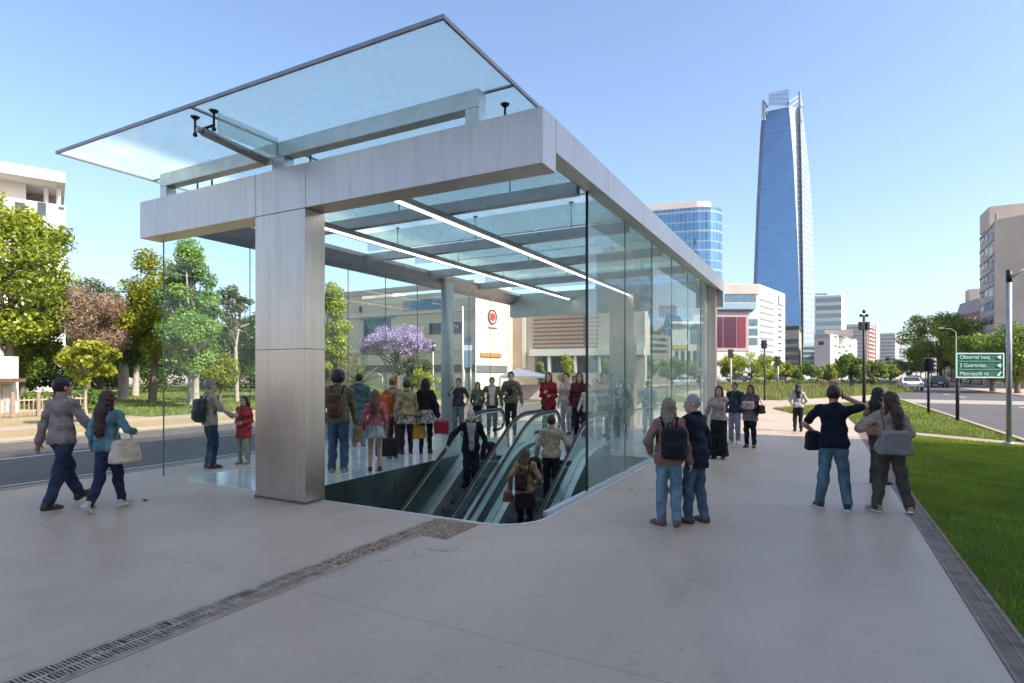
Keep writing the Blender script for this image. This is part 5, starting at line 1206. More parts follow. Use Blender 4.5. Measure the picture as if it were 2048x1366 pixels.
fbox(t, B, Cc, 1751, 1756.5, 646, 744, STUC, 'end_wall', .4)
t, P, z1 = bldg('grey_tower', 'hazy grey residential tower at the end of the avenue', 'tower block', [(1760, 520), (1790, 515), (1798, 535), (1766, 545)], 666, plain('mauve_grey', (.29, .27, .29), .8), 515)
for k in range(10): fbox(t, (1760, 520), (1790, 515), 1761, 1789, 670 + k * 7, 672.5 + k * 7, M_BLUEGL, 'window_band', .4)
t, P, z1 = bldg('far_block', 'small pinkish block farthest down the avenue', 'tower block', [(1797, 640), (1811, 640), (1812, 660), (1798, 660)], 694, plain('pinkish_wall', (.38, .33, .33), .8), 640)
for k in range(5): fbox(t, (1797, 640), (1811, 640), 1798, 1810, 697 + k * 7, 699.5 + k * 7, M_BLUEGL, 'window_band', .4)
# brick house and grey apartments on the far side of the avenue
A, B = (1960, 118), (1912, 132)
t, P, z1 = bldg('brick_house', 'red brick building with a grey mansard roof behind the street trees', 'building', [(1962, 118), (1912, 132), (1935, 150), (1990, 136)], 624, M_BRICK, 122)
P5 = [(p[0], p[1]) for p in P]; cx_ = sum(p[0] for p in P5) / 4; cy_ = sum(p[1] for p in P5) / 4
m = MB(); lo_ = [(p[0], p[1], z1) for p in P5]; hi_ = [(cx_ + (p[0] - cx_) * .8, cy_ + (p[1] - cy_) * .8, z1 + 2.9) for p in P5]
for i in range(4): m.quad([lo_[i], lo_[(i + 1) % 4], hi_[(i + 1) % 4], hi_[i]])
m.quad(hi_); m.build('roof', plain('mansard_grey', (.30, .28, .27), .8), t)
for u in (1918, 1928, 1938, 1949):
    for v in (634, 648, 662, 676): fbox(t, B, A, u, u + 5, v, v + 4, plain('pale_window', (.45, .43, .42), .3), 'window', .1)
x, y = atd(1957, 128); MB().box(x - 2, x + 2, y - 2, y + 2, z1 + 2.9, z1 + 5.6).build('chimney_block', GCONC, t)
K, Lf, Rt = (1990, 70), (1960, 79.1), (2140, 64)
t, P, z1 = bldg('concrete_apartments', 'grey concrete apartment building with stacked window strips on its side', 'apartment block', [Rt, K, Lf, (2120, 90)], 440, GCONC, 70)
for k in range(9):
    v = 462 + k * 28.5
    for u0, u1 in ((1963.5, 1969), (1970.5, 1977), (1979, 1987)):
        f = (2000 - (u0 + u1) / 2) / 40; vv = v + f * 11 * (1 - k * .11); fbox(t, K, Lf, u0, u1, vv, vv + 14, M_DKGLASS if (k + int(u0)) % 3 else plain('pale_window', (0, 0, 0)), 'window', .06)
    fbox(t, K, Lf, 1961, 1989, v - 6 + 5, v - 2 + 5, plain('ledge_grey', (.40, .385, .375), .8), 'ledge', .14)
x, y = atd(2040, 72); MB().box(x - 3, x + 4, y, y + 5, z1, z1 + 2.6).build('roof_house', GCONC, t)
MB().tube([(*atd(1991, 71), z1), (*atd(1991, 71), z1 + 1.0)], .05, 6).build('antenna', M_DARKMET, t)
for (a_, b_) in (((1961, 78.8), (1988, 70.5)), ((1992, 70), (2048, 68.1)), ((2050, 68), (2100, 66.2))): fbox(t, a_, b_, a_[0], b_[0], 768, 800, M_DKGLASS, 'shop_window', .1, z=(.3, 3.4))
for u in (1975, 2006, 2022, 2038): fbox(t, *(((K, Lf) if u < 1990 else (K, Rt))), u, u + 3, 765, 800, STUC, 'shop_column', .3, z=(.0, 3.6))
t = thing('shop_row', 'low row of dark shop fronts with pale piers under the plane trees', 'shops', (27, 112, 0))
MB().box(24.6, 31, 86, 150, 0, 5.2).build('wall', GCONC, t)
for k in range(10): MB().box(24.45, 24.62, 87 + k * 6.3, 92 + k * 6.3, .3, 3.6).build('shop_window', M_DKGLASS, t)
# the long office block on the near side of the avenue throws the plaza into shade
t = thing('avenue_office', 'long pale office block on the avenue whose shade covers the plaza', 'office block', (35, -30, 0))
MB().prism([(25.5, -75), (46, -75), (46, 10.2), (25.5, 10.2)], 0, 28.3).build('facade', facade('office_strip', (.10, .13, .15), (.46, .44, .41), 3.2, 3.3, .3, .48, .2, .1), t)
MB().prism([(25.0, -75.5), (46.5, -75.5), (46.5, 10.7), (25.0, 10.7)], 28.304, 28.9).build('roof_slab', GCONC, t)
# ---- trees and planting ----------------------------------------------------------------------------------------
LG = leafmat('leaf_fresh_green', (.11, .18, .014), (.47, .50, .055), .4); MG = leafmat('leaf_mid_green', (.05, .11, .014), (.24, .33, .045), .35)
DG = leafmat('leaf_dark_green', (.026, .062, .013), (.13, .20, .034), .3); YG = leafmat('leaf_yellow_green', (.14, .19, .012), (.48, .47, .035), .45)
BR = leafmat('twig_brown', (.16, .10, .065), (.42, .28, .20), .15); PU = leafmat('blossom_purple', (.27, .17, .40), (.66, .52, .80), .35)
OL = leafmat('leaf_olive', (.05, .065, .03), (.15, .165, .075), .3); TE = leafmat('leaf_bluish_green', (.06, .16, .035), (.30, .45, .10), .4)
BARK = plain('bark', (.15, .11, .08), .9, 0, .3, 6, .6, 20); BARKG = plain('pale_bark', (.36, .31, .25), .9, 0, .25, 6, .5, 20)
def tree(name, label, cat, base, H, crown, n=9000, leaf=.16, mat=None, clumps=26, trunk=.18, bark=None, group='trees round the plaza', aspect=1.0, low=.28, seed=0, clump=.34, flat_=.8, limbs=12, droop=0.0, shape=None):
    """crown = (rx, ry) radii in metres; low = share of H below the crown"""
    rg = np.random.default_rng(seed + 100); x, y, z0 = base; t = thing(name, label, cat, base, group)
    rx, ry = crown; zc = z0 + H * (low + (1 - low) * .5); rz = H * (1 - low) * .5
    C = []
    while len(C) < clumps:
        v = rg.normal(size=3); v /= np.linalg.norm(v); r = rg.uniform(.25, 1) ** .45; v *= r
        if shape == 'cone': k = 1.0 - .75 * (v[2] + 1) / 2; v[0] *= k; v[1] *= k
        if shape == 'umbrella' and v[2] < -.1: v[2] = rg.uniform(-.1, .5)
        if shape == 'egg': k = 1.0 - .35 * max(v[2], 0); v[0] *= k; v[1] *= k
        C.append(v)
    C = np.array(C); cw = np.column_stack([x + C[:, 0] * rx * .80, y + C[:, 1] * ry * .80, zc + C[:, 2] * rz * .82])
    cr = clump * (rx + ry + rz) / 3 * rg.uniform(.6, 1.25, clumps); ctone = rg.uniform(.05, .95, clumps)
    w = cr ** 2; w /= w.sum(); k = rg.choice(clumps, n, p=w)
    v = rg.normal(size=(n, 3)); v /= np.linalg.norm(v, axis=1)[:, None]; rr = rg.uniform(.15, 1, n) ** .5
    P = cw[k] + v * (cr[k] * rr)[:, None] * np.array([1, 1, flat_]); P[:, 2] -= droop * rg.uniform(0, 1, n) * rr
    P += rg.normal(0, .12 * rx * .3, (n, 3)) * (rg.uniform(0, 1, n) < .25)[:, None]
    P[:, 2] = np.maximum(P[:, 2], z0 + .15)
    nrm = v * .6 + rg.normal(size=(n, 3)) * .6 + np.array([0, 0, .5]); nrm /= np.linalg.norm(nrm, axis=1)[:, None]
    a = np.cross(nrm, rg.normal(size=(n, 3))); a /= np.linalg.norm(a, axis=1)[:, None]; b = np.cross(nrm, a)
    s = leaf * rg.uniform(.55, 1.25, n); a *= (s * aspect)[:, None] * .5; b *= s[:, None] * .5
    V = np.stack([P - a, P - b * .62 + a * .1, P + a, P + b * .62 + a * .1], 1)
    tone = np.clip(ctone[k] * .65 + rg.normal(.18, .2, n), 0, 1)
    o = rawmesh('crown', (V - np.array(base)).reshape(-1, 3), 4, tone, mat, t)
    m = MB(); top = Vector((x + rg.normal(0, .1), y + rg.normal(0, .1), zc + rz * .2)); mid = Vector((x + rg.normal(0, .06), y + rg.normal(0, .06), z0 + H * low))
    m.tube([(x, y, z0 - .05), (x + .01, y, z0 + .12), tuple((Vector((x, y, z0)) + mid) / 2 + Vector((rg.normal(0, .04), 0, 0))), mid, top], [trunk * 1.35, trunk * 1.02, trunk * .9, trunk * .8, trunk * .3], 9)
    for i in rg.permutation(clumps)[:limbs]:
        e = Vector(cw[i]); s0 = mid + (top - mid) * rg.uniform(-.1, .75); md = s0 + (e - s0) * .55 + Vector((0, 0, -.06 * rx))
        m.tube([s0, md, e], [trunk * .42, trunk * .26, trunk * .08], 6)
    m.build('trunk', bark or BARK, t, smooth=True)
    return t
def tpx(name, label, u, d, vtop, wpx, mat, cat='tree', vbase=None, **k):
    x, y = atd(u, d); z0 = k.pop('z0', 0.0); H = zat(vtop, d) - z0; r = wpx / F * d / 2
    return tree(name, label, cat, (x, y, z0), H, (r, k.pop('ry', r)), mat=mat, seed=int(u * 3 + d), **k)
# park side
tpx('broadleaf_tree', 'big bright green broadleaf tree in front of the white apartment block', 20, 31, 352, 250, LG, n=26000, leaf=.24, clumps=46, low=.22, trunk=.26, clump=.27)
tpx('broadleaf_tree', 'bushy green tree just behind the small white house', 48, 33, 560, 150, MG, n=11000, leaf=.2, clumps=26, low=.2, trunk=.2)
tpx('bare_tree', 'dry reddish brown tree with a tangle of bare twigs', 175, 34, 548, 165, BR, n=16000, leaf=.42, aspect=.10, clumps=30, low=.25, trunk=.22, limbs=26)
tpx('broadleaf_tree', 'olive topped tree poking out behind the bare twigs', 200, 40, 536, 110, OL, n=7000, leaf=.2, clumps=18, low=.35, trunk=.2)
tpx('broadleaf_tree', 'tall yellow green tree whose crown meets the first glass pane', 305, 36, 476, 120, YG, n=15000, leaf=.2, clumps=30, low=.18, trunk=.24, shape='egg')
tpx('broadleaf_tree', 'dark tree with a thick pale trunk on the park lawn', 246, 39, 590, 150, DG, n=9000, leaf=.22, clumps=24, low=.3, trunk=.34, bark=BARKG)
tpx('broadleaf_tree', 'shaded tree with a slim pale trunk deeper in the park', 271, 46, 620, 130, DG, n=8000, leaf=.24, clumps=22, low=.3, trunk=.26, bark=BARKG)
tpx('young_tree', 'young yellow green tree with a thin leaning trunk on the dry verge', 176, 20.5, 664, 128, YG, n=4200, leaf=.15, clumps=22, low=.42, trunk=.05, bark=BARKG, flat_=.55, clump=.30)
tpx('broadleaf_tree', 'tall bluish green tree seen through the first glass pane', 384, 33, 462, 128, TE, n=20000, leaf=.19, clumps=44, low=.20, trunk=.24, bark=BARKG, shape='egg', clump=.26)
tpx('broadleaf_tree', 'rounded green tree in front of the tall bluish green one', 392, 30.5, 600, 118, TE, n=9000, leaf=.15, clumps=26, low=.26, trunk=.18, bark=BARKG)
tpx('thin_tree', 'thin open crowned tree with a long bare trunk behind the girl in red', 474, 37, 560, 96, OL, n=3200, leaf=.17, clumps=22, low=.45, trunk=.13, bark=BARKG, clump=.22, limbs=20)
tpx('shrub_tree', 'low yellow green rounded tree right of the tall bluish green tree', 440, 36, 694, 84, YG, n=5000, leaf=.15, clumps=18, low=.25, trunk=.1)
tpx('broadleaf_tree', 'dark green tree filling the gap behind the steel column', 545, 42, 600, 150, DG, n=9000, leaf=.22, clumps=24, low=.15, trunk=.2)
tpx('poplar_tree', 'slender light green tree rising just beside the steel column', 668, 36, 538, 66, LG, n=9000, leaf=.17, clumps=26, low=.1, trunk=.16, shape='egg', clump=.3)
for i, (u, d, vt, w_, lb) in enumerate(((110, 44, 690, 150, 'wide dark bush behind the picket fence'), (215, 50, 680, 140, 'dark bush behind the two pale trunks'), (330, 54, 690, 150, 'dark bush deep in the park behind the tall glass side trees'), (30, 40, 690, 120, 'dark bush beside the small white house'), (480, 56, 705, 150, 'dark bush behind the thin open crowned tree'), (420, 62, 690, 140, 'farthest dark bush of the park, behind the lawn'))):
    tpx('park_bush', lb, u, d, vt, w_, DG, cat='bush', n=5000, leaf=.28, clumps=18, low=.04, trunk=.08, group='dark bushes along the back of the park')
for i, (u, d, vt, w_, lb) in enumerate(((62, 28, 780, 58, 'small leafy hedge plant behind the pickets by the house'), (165, 27, 776, 56, 'rounded hedge plant behind the young yellow green tree'), (200, 29, 778, 50, 'hedge plant half hidden by the denim jacket woman'))):
    tpx('hedge_plant', lb, u, d, vt, w_, MG, cat='shrub', n=2600, leaf=.13, clumps=14, low=.03, trunk=.04, group='hedge plants behind the picket fence')
for u, d, vt, w_, lb in ((15, 58, 560, 190, 'dense dark tree filling in beside the white apartment block'), (120, 62, 600, 200, 'dense dark tree behind the bare twigs'), (230, 64, 590, 180, 'dense dark tree behind the tall yellow green tree'), (330, 66, 600, 180, 'dense dark tree right behind the first glass pane edge'), (430, 70, 640, 170, 'dense dark tree behind the thin open crowned tree'), (540, 68, 620, 190, 'dense dark tree hidden mostly by the steel column'), (640, 70, 640, 150, 'dense dark tree left of the shopping centre')):
    tpx('backdrop_tree', lb, u, d, vt, w_, DG, n=8000, leaf=.42, clumps=26, low=.03, trunk=.3, clump=.4, group='dense trees along the far side of the park')
# behind the hall
tpx('jacaranda_tree', 'purple blossoming tree in front of the shopping centre', 795, 46, 643, 172, PU, n=22000, leaf=.15, clumps=90, low=.26, trunk=.16, shape='umbrella', clump=.20, limbs=24)
tpx('olive_tree', 'low olive green tree under the purple blossoms', 825, 43, 712, 90, OL, n=4200, leaf=.17, clumps=16, low=.2, trunk=.1)
tpx('round_shrub', 'low yellow green shrub at the foot of the purple tree', 850, 40, 724, 70, YG, cat='shrub', n=3000, leaf=.14, clumps=14, low=.05, trunk=.05)
tpx('brown_shrub', 'thin brownish shrub beside the palm', 690, 44, 690, 70, BR, cat='shrub', n=2600, leaf=.34, aspect=.12, clumps=14, low=.08, trunk=.05)
x, y = atd(718, 38); t = thing('palm_tree', 'young palm with long arching fronds beside the purple tree', 'palm', (x, y, 0)); MP = plain('palm_frond', (.10, .14, .035), .6, 0, .3, 5)
m = MB()
m.tube([(x, y, -.05), (x, y, .5), (x, y, .95)], [.22, .2, .16], 9); m.build('trunk', BARK, t, smooth=True)
for k in range(22):
    a = k * 2.4; el = .35 + 1.05 * ((k * 37) % 22) / 22; L = 2.1 + .5 * ((k * 13) % 7) / 7; m = MB(); pts = []
    for i in range(9):
        s_ = i / 8; r = L * s_ * math.cos(el) * (1 - .1 * s_); z = .95 + L * s_ * math.sin(el) - 1.1 * s_ * s_ * (1.2 - math.sin(el)); pts.append(Vector((x + r * math.cos(a), y + r * math.sin(a), z)))
    sdv = Vector((-math.sin(a), math.cos(a), 0)); m.tube(pts, [.022 * (1 - .8 * i / 8) for i in range(9)], 5)
    for i in range(1, 8):
        for j in range(3):
            p = pts[i] + (pts[i + 1] - pts[i]) * j / 3
            for sg in (-1, 1):
                e = p + sdv * sg * .42 * (1 - .45 * i / 8) + (pts[i + 1] - pts[i]).normalized() * .2 + Vector((0, 0, -.1)); w_ = (pts[i + 1] - pts[i]).normalized() * .022
                m.quad([p - w_, p + w_, e])
    m.build('frond', MP, t)
for i, (u, d, vt, w_, mt, lb) in enumerate(((1134, 52, 696, 44, YG, 'bright yellow green cone shaped tree before the shop front'), (1082, 53, 714, 26, MG, 'small green cone shaped tree beside the brighter one'), (1212, 56, 706, 34, MG, 'small green tree behind the outer glass wall'))):
    tpx('cone_tree', lb, u, d, vt, w_, mt, n=3600, leaf=.15, clumps=22, low=.08, trunk=.08, shape='cone', clump=.3)
for i, (u, d, vt, w_, mt, lb) in enumerate(((1240, 86, 618, 46, DG, 'dark tree standing behind the rear steel pillar'), (1290, 70, 708, 70, MG, 'round green street tree before the planted roof block'), (1345, 74, 712, 66, MG, 'round green street tree before the framed white building'), (1398, 78, 714, 62, LG, 'round lighter street tree near the end of the glass wall'), (1462, 82, 706, 60, YG, 'yellowish street tree just past the end of the glass wall'), (1502, 78, 697, 92, LG, 'broad green street tree in front of the white office'), (1540, 80, 700, 56, LG, 'green street tree below the column of slot windows'), (1572, 92, 722, 36, YG, 'small street tree right of the white office'))):
    tpx('street_tree', lb, u, d, vt, w_, mt, n=5200, leaf=.26, clumps=22, low=.18, trunk=.16, group='street trees round the car park')
tpx('roof_bush', 'bushes growing along the roof of the grey brown block', 1300, 96, 650, 70, OL, cat='bush', n=3000, leaf=.3, clumps=14, low=.05, trunk=.08, z0=zat(668, 92), group=None)
tpx('broadleaf_tree', 'green tree left of the black camera pole', 1703, 60, 696, 60, MG, n=8000, leaf=.2, clumps=28, low=.14, trunk=.16)
tpx('broadleaf_tree', 'small tree partly behind the black camera pole', 1742, 66, 716, 36, OL, n=3200, leaf=.2, clumps=14, low=.15, trunk=.1)
for i, (u, d, vt, w_, lb) in enumerate(((1770, 190, 708, 40, 'hazy tree at the far end of the avenue below the grey tower'), (1790, 170, 716, 44, 'far tree on the median of the avenue'), (1815, 150, 720, 40, 'far tree just left of the large avenue tree'), (1660, 150, 728, 70, 'low brownish trees in front of the low white office'), (1605, 150, 732, 56, 'low tree by the foot of the skyscraper'))):
    tpx('far_tree', lb, u, d, vt, w_, OL, n=3000, leaf=.55, clumps=16, low=.12, trunk=.2, group='far trees at the end of the avenue')
for u, d, vt, w_, mt, lb in ((1592, 104, 726, 44, MG, 'round tree across the car park below the skyscraper'), (1622, 108, 724, 48, MG, 'round tree across the car park below the banded office'), (1652, 100, 727, 44, LG, 'light round tree across the car park by the low white office'), (1682, 106, 722, 40, MG, 'round tree behind the green tree by the black camera pole'), (1756, 110, 722, 44, MG, 'round tree right of the black camera pole on the median'), (1780, 118, 726, 40, LG, 'light round tree farther along the median of the avenue')):
    tpx('median_tree', lb, u, d, vt, w_, mt, n=3600, leaf=.34, clumps=20, low=.12, trunk=.14, group='round trees beyond the car park')
# avenue side
tpx('plane_tree', 'large plane tree with a ragged crown behind the green road sign', 1880, 82, 604, 150, LG, n=20000, leaf=.34, clumps=48, low=.1, trunk=.3, clump=.26)
tpx('plane_tree', 'bright topped plane tree leaning behind the big one', 1920, 92, 640, 90, LG, n=9000, leaf=.34, clumps=30, low=.15, trunk=.3)
tpx('plane_tree', 'leafy plane tree in front of the grey apartments', 1985, 57, 650, 124, MG, n=14000, leaf=.27, clumps=34, low=.12, trunk=.24)
tpx('plane_tree', 'leafy plane tree at the picture edge behind the steel post', 2035, 52, 640, 130, MG, n=13000, leaf=.26, clumps=32, low=.13, trunk=.24)
tpx('plane_tree', 'low dark plane tree farther down the avenue side', 1848, 120, 700, 60, DG, n=6000, leaf=.42, clumps=20, low=.15, trunk=.25)
# low planting in the bed
for i, (u, v, lb) in enumerate(((1660, 776, 'reddish low shrub in the meadow bed near the walkway'), (1735, 772, 'low shrub of the meadow bed behind the black pole'), (1812, 772, 'green shrub at the tip of the meadow bed'), (1590, 772, 'low shrub of the meadow bed behind the lone walking woman'), (1520, 774, 'low shrub of the meadow bed nearest the lamp post'))):
    x, y, _ = at(u, v); tree('bed_shrub', lb, 'shrub', (x, y, 0), 1.0, (1.6, 1.4), n=2200, leaf=.12, mat=BR if i == 0 else MG, clumps=12, low=.05, trunk=.03, seed=i, group='shrubs in the meadow bed')
# ---- street furniture and vehicles ------------------------------------------------------------------------------------
FWD = Vector((-SA, CA, 0)); RGT = Vector((CA, SA, 0))
MPOST = plain('dark_post_paint', (.022, .022, .024), .5, .2)
# green road sign
x, y, _ = at(1915, 843); d = (CH) * F / (843 - HV)
t = thing('road_sign', 'green three line road sign on a black post beside the avenue', 'road sign', (x, y, 0))
def sp(u, v, off=0.0): return Vector((*atd(u, d), zat(v, d))) - FWD * off
MB().tube([(x, y, -.05), (x, y, zat(720, d))], .06, 10).build('post', MPOST, t, smooth=True)
ctr = (sp(1906, 706) + sp(2002, 756)) / 2; hw, hh = 96 / F * d / 2, 50 / F * d / 2
pl = MB().obox(ctr - FWD * .10, RGT, FWD, (0, 0, 1), hw, .02, hh).build('sign_panel', plain('sign_green', (.006, .10, .065), .45, 0, .1, 2), t)
m = MB(); fc = ctr - FWD * .135
for s_ in (-1, 1): m.obox(fc + RGT * s_ * (hw - .025), RGT, FWD, (0, 0, 1), .025, .014, hh); m.obox(fc + Vector((0, 0, s_ * (hh - .025))), RGT, FWD, (0, 0, 1), hw - .051, .0139, .025)
SW = plain('sign_white', (.42, .60, .54), .5, 0, .05); m.build('border', SW, pl)
m = MB()
for k in (-1, 1): m.obox(fc + Vector((0, 0, k * hh * .33)), RGT, FWD, (0, 0, 1), hw - .12, .012, .012)
m.build('divider', plain('sign_line', (.10, .32, .24), .5), pl)
for k, s_ in enumerate(('Observal tuaq', '3 Guarentes', 'Metropolit nt')): text3d('lettering', s_, fc + RGT * (-hw + .13) + Vector((0, 0, hh * (.66 - .66 * k))) - FWD * .02, RGT, -FWD, .20, SW, pl, .004, 'LEFT')
for k in range(3):
    c = fc + RGT * (hw - .2) + Vector((0, 0, hh * (.66 - .66 * k))) - FWD * .018; q = [(-.10, 0), (.06, -.085), (.09, 0), (.06, .085)] if k < 2 else [(-.10, -.06), (.02, -.08), (.10, .08), (.05, .08), (-.02, .02)]
    m = MB(); f_ = [c + RGT * a + Vector((0, 0, b)) for a, b in q]; m.quad(f_); m.quad([p + FWD * .01 for p in f_][::-1])
    for i in range(len(f_)): m.quad([f_[i], f_[i] + FWD * .01, f_[(i + 1) % len(f_)] + FWD * .01, f_[(i + 1) % len(f_)]])
    m.build('arrow', SW, pl)
# traffic light
x, y, _ = at(1857, 827); d = CH * F / (827 - HV); t = thing('traffic_light', 'black traffic light with a backing board at the lawn corner', 'traffic light', (x, y, 0))
MB().tube([(x, y, -.05), (x, y, zat(716, d))], .055, 10).build('post', MPOST, t, smooth=True)
c = Vector((x, y, zat(729, d))) - FWD * .10
MB().obox(c, RGT, FWD, (0, 0, 1), .30, .02, .33).build('backing_board', M_BLACK, t); hd = MB().obox(c - FWD * .12, RGT, FWD, (0, 0, 1), .13, .10, .28).build('lamp_box', M_DARKMET, t, bevel=.02)
for k in (-1, 0, 1): MB().tube([c - FWD * .22 + Vector((0, 0, k * .18)), c - FWD * .30 + Vector((0, 0, k * .18))], [.075, .08], 12).build('lens', plain('lens_grey', (.16, .16, .17), .2), hd, smooth=True)
# tall pole with cameras
x, y, _ = at(1728, 815); d = CH * F / (815 - HV); t = thing('camera_pole', 'tall black pole carrying speakers and round cameras', 'pole', (x, y, 0))
MB().tube([(x, y, -.05), (x, y, 2), (x, y, zat(632, d))], [.085, .075, .06], 12).build('post', MPOST, t, smooth=True)
for s_ in (-1, 1):
    p = Vector((x, y, zat(652, d))) + RGT * s_ * .16; MB().obox(p, RGT, FWD, (0, 0, 1), .085, .12, .22).build('speaker_box', M_BLACK, t, bevel=.02)
    p = Vector((x, y, zat(631, d))) + RGT * s_ * .15; q = MB().ball(p, (.10, .09, .08), 10).build('camera_head', M_BLACK, t, smooth=True); MB().bar(Vector((x, y, p.z)), p, .03, .03).build('bracket', M_BLACK, q)
MB().ball((x, y, zat(623, d)), (.085, .085, .11), 10).build('top_camera', M_BLACK, t, smooth=True)
# steel post at the picture edge
x, y, _ = at(2018, 889); d = CH * F / (889 - HV); t = thing('steel_post', 'grey steel post with a side arm at the end of the pale path', 'post', (x, y, 0))
MB().tube([(x, y, -.05), (x, y, zat(545, d))], .062, 14).build('post', M_GREYMET, t, smooth=True)
MB().tube([(x, y, zat(540, d) - .32), (x, y, zat(540, d))], .066, 14).build('collar', M_DARKMET, t, smooth=True)
pz = Vector((x, y, zat(558, d))); MB().tube([pz, pz + RGT * .4 + Vector((0, 0, .26)), pz + RGT * 1.6 + Vector((0, 0, .5))], .028, 8).build('arm', M_GREYMET, t, smooth=True)
MB().tube([(x, y, 0), (x, y, .06)], [.12, .11], 14).build('base_plate', M_GREYMET, t, smooth=True)
# lamp posts
def lamp(u, v, vt, label, col=MPOST, kind_='head', k_=1.0):
    x, y, _ = at(u, v); d = CH * F / (v - HV); t = thing('lamp_post', label, 'lamp post', (x, y, 0), 'lamp posts round the plaza'); zt = zat(vt, d); s_ = d / 40 * k_
    MB().tube([(x, y, -.05), (x, y, zt)], [.06 * s_, .045 * s_], 10).build('post', col, t, smooth=True)
    if kind_ == 'head':
        MB().obox(Vector((x, y, zt + .05)) - RGT * .03, RGT, FWD, (0, 0, 1), .16 * s_, .16 * s_, .30 * s_).build('lamp_head', M_BLACK, t, bevel=.06); MB().tube([Vector((x, y, zt + .1)) + RGT * .12 * s_ - FWD * .17 * s_, Vector((x, y, zt + .1)) + RGT * .12 * s_ - FWD * .2 * s_], .09 * s_, 12).build('reflector', WSTUC, t, smooth=True)
    else:
        a = MB().tube([(x, y, zt), Vector((x, y, zt + .35 * s_)) - RGT * .6 * s_, Vector((x, y, zt + .45 * s_)) - RGT * 1.5 * s_], .035 * s_, 8).build('arm', col, t, smooth=True); MB().obox(Vector((x, y, zt + .46 * s_)) - RGT * 1.75 * s_, RGT, FWD, (0, 0, 1), .3 * s_, .1 * s_, .05 * s_).build('lamp_head', col, a)
    return t
lamp(1529, 800, 690, 'lamp post with a black box head between the plaza trees')
lamp(1556, 782, 722, 'smaller lamp post behind the black headed one', M_GREYMET)
lamp(1462, 776, 708, 'pale lamp post beside the end of the glass wall', WSTUC)
lamp(1912, 800, 664, 'pale street lamp with a curved arm behind the road sign', plain('pale_post', (.26, .27, .25), .5), 'arm', .6)
lamp(765, 778, 752, 'grey street lamp with a bent arm before the purple tree', M_GREYMET, 'arm', .6)
lamp(866, 790, 694, 'thin white lamp post at the edge of the purple tree', WSTUC)
# information column and kiosk
x, y = atd(935, 47); t = thing('information_column', 'tall blue grey information column before the shopping centre', 'sign', (x, y, 0))
w_ = 9 / F * 47
for nm, v0, v1, mt in (('sign_head', 675, 690, plain('totem_navy', (.07, .10, .17), .4)), ('sign_band', 690.5, 701, plain('totem_pale', (.45, .46, .50), .5)), ('sign_body', 701.5, 735, plain('totem_blue', (.13, .19, .27), .4))): MB().obox(Vector((x, y, (zat(v0, 47) + zat(v1, 47)) / 2)), RGT, FWD, (0, 0, 1), w_, .12, (zat(v0, 47) - zat(v1, 47)) / 2).build(nm, mt, t)
for s_ in (-1, 1): p = Vector((x, y, 0)) + RGT * s_ * w_ * .7; MB().tube([p, p + Vector((0, 0, zat(735, 47)))], .06, 8).build('leg', M_GREYMET, t, smooth=True)
x, y = atd(925.5, 46.5); tag(MB().tube([(x, y, 0), (x, y, zat(612, 46.5))], [.12, .05], 8).build('flag_mast', WSTUC, smooth=True), 'slender white mast beside the blue grey information column', 'mast')
x, y = atd(1050, 40); t = thing('kiosk', 'grey tent roofed kiosk behind the waiting people', 'kiosk', (x, y, 0)); c = Vector((x, y, 0))
m = MB(); zr, w_ = zat(757, 40), 1.75; apex = c + Vector((0, 0, zat(736, 40))) - RGT * .5
cs = [c + RGT * a * w_ + FWD * b * 1.2 + Vector((0, 0, 1.62)) for a, b in ((-1, -1), (1, -1), (1, 1), (-1, 1))]
for i in range(4): m.quad([cs[i], cs[(i + 1) % 4], apex]); 
m.quad([p - Vector((0, 0, .14)) for p in cs][::-1])
for i in range(4): m.quad([cs[i] - Vector((0, 0, .14)), cs[(i + 1) % 4] - Vector((0, 0, .14)), cs[(i + 1) % 4], cs[i]])
m.build('roof', plain('tent_grey', (.20, .21, .24), .7), t)
for p in cs: MB().tube([p - Vector((0, 0, 1.62)), p - Vector((0, 0, .1))], .04, 8).build('post', M_GREYMET, t)
MB().obox(c + Vector((0, 0, .5)) + FWD * .3, RGT, FWD, (0, 0, 1), 1.3, .5, .5).build('counter', plain('kiosk_pink', (.45, .32, .30), .7), t)
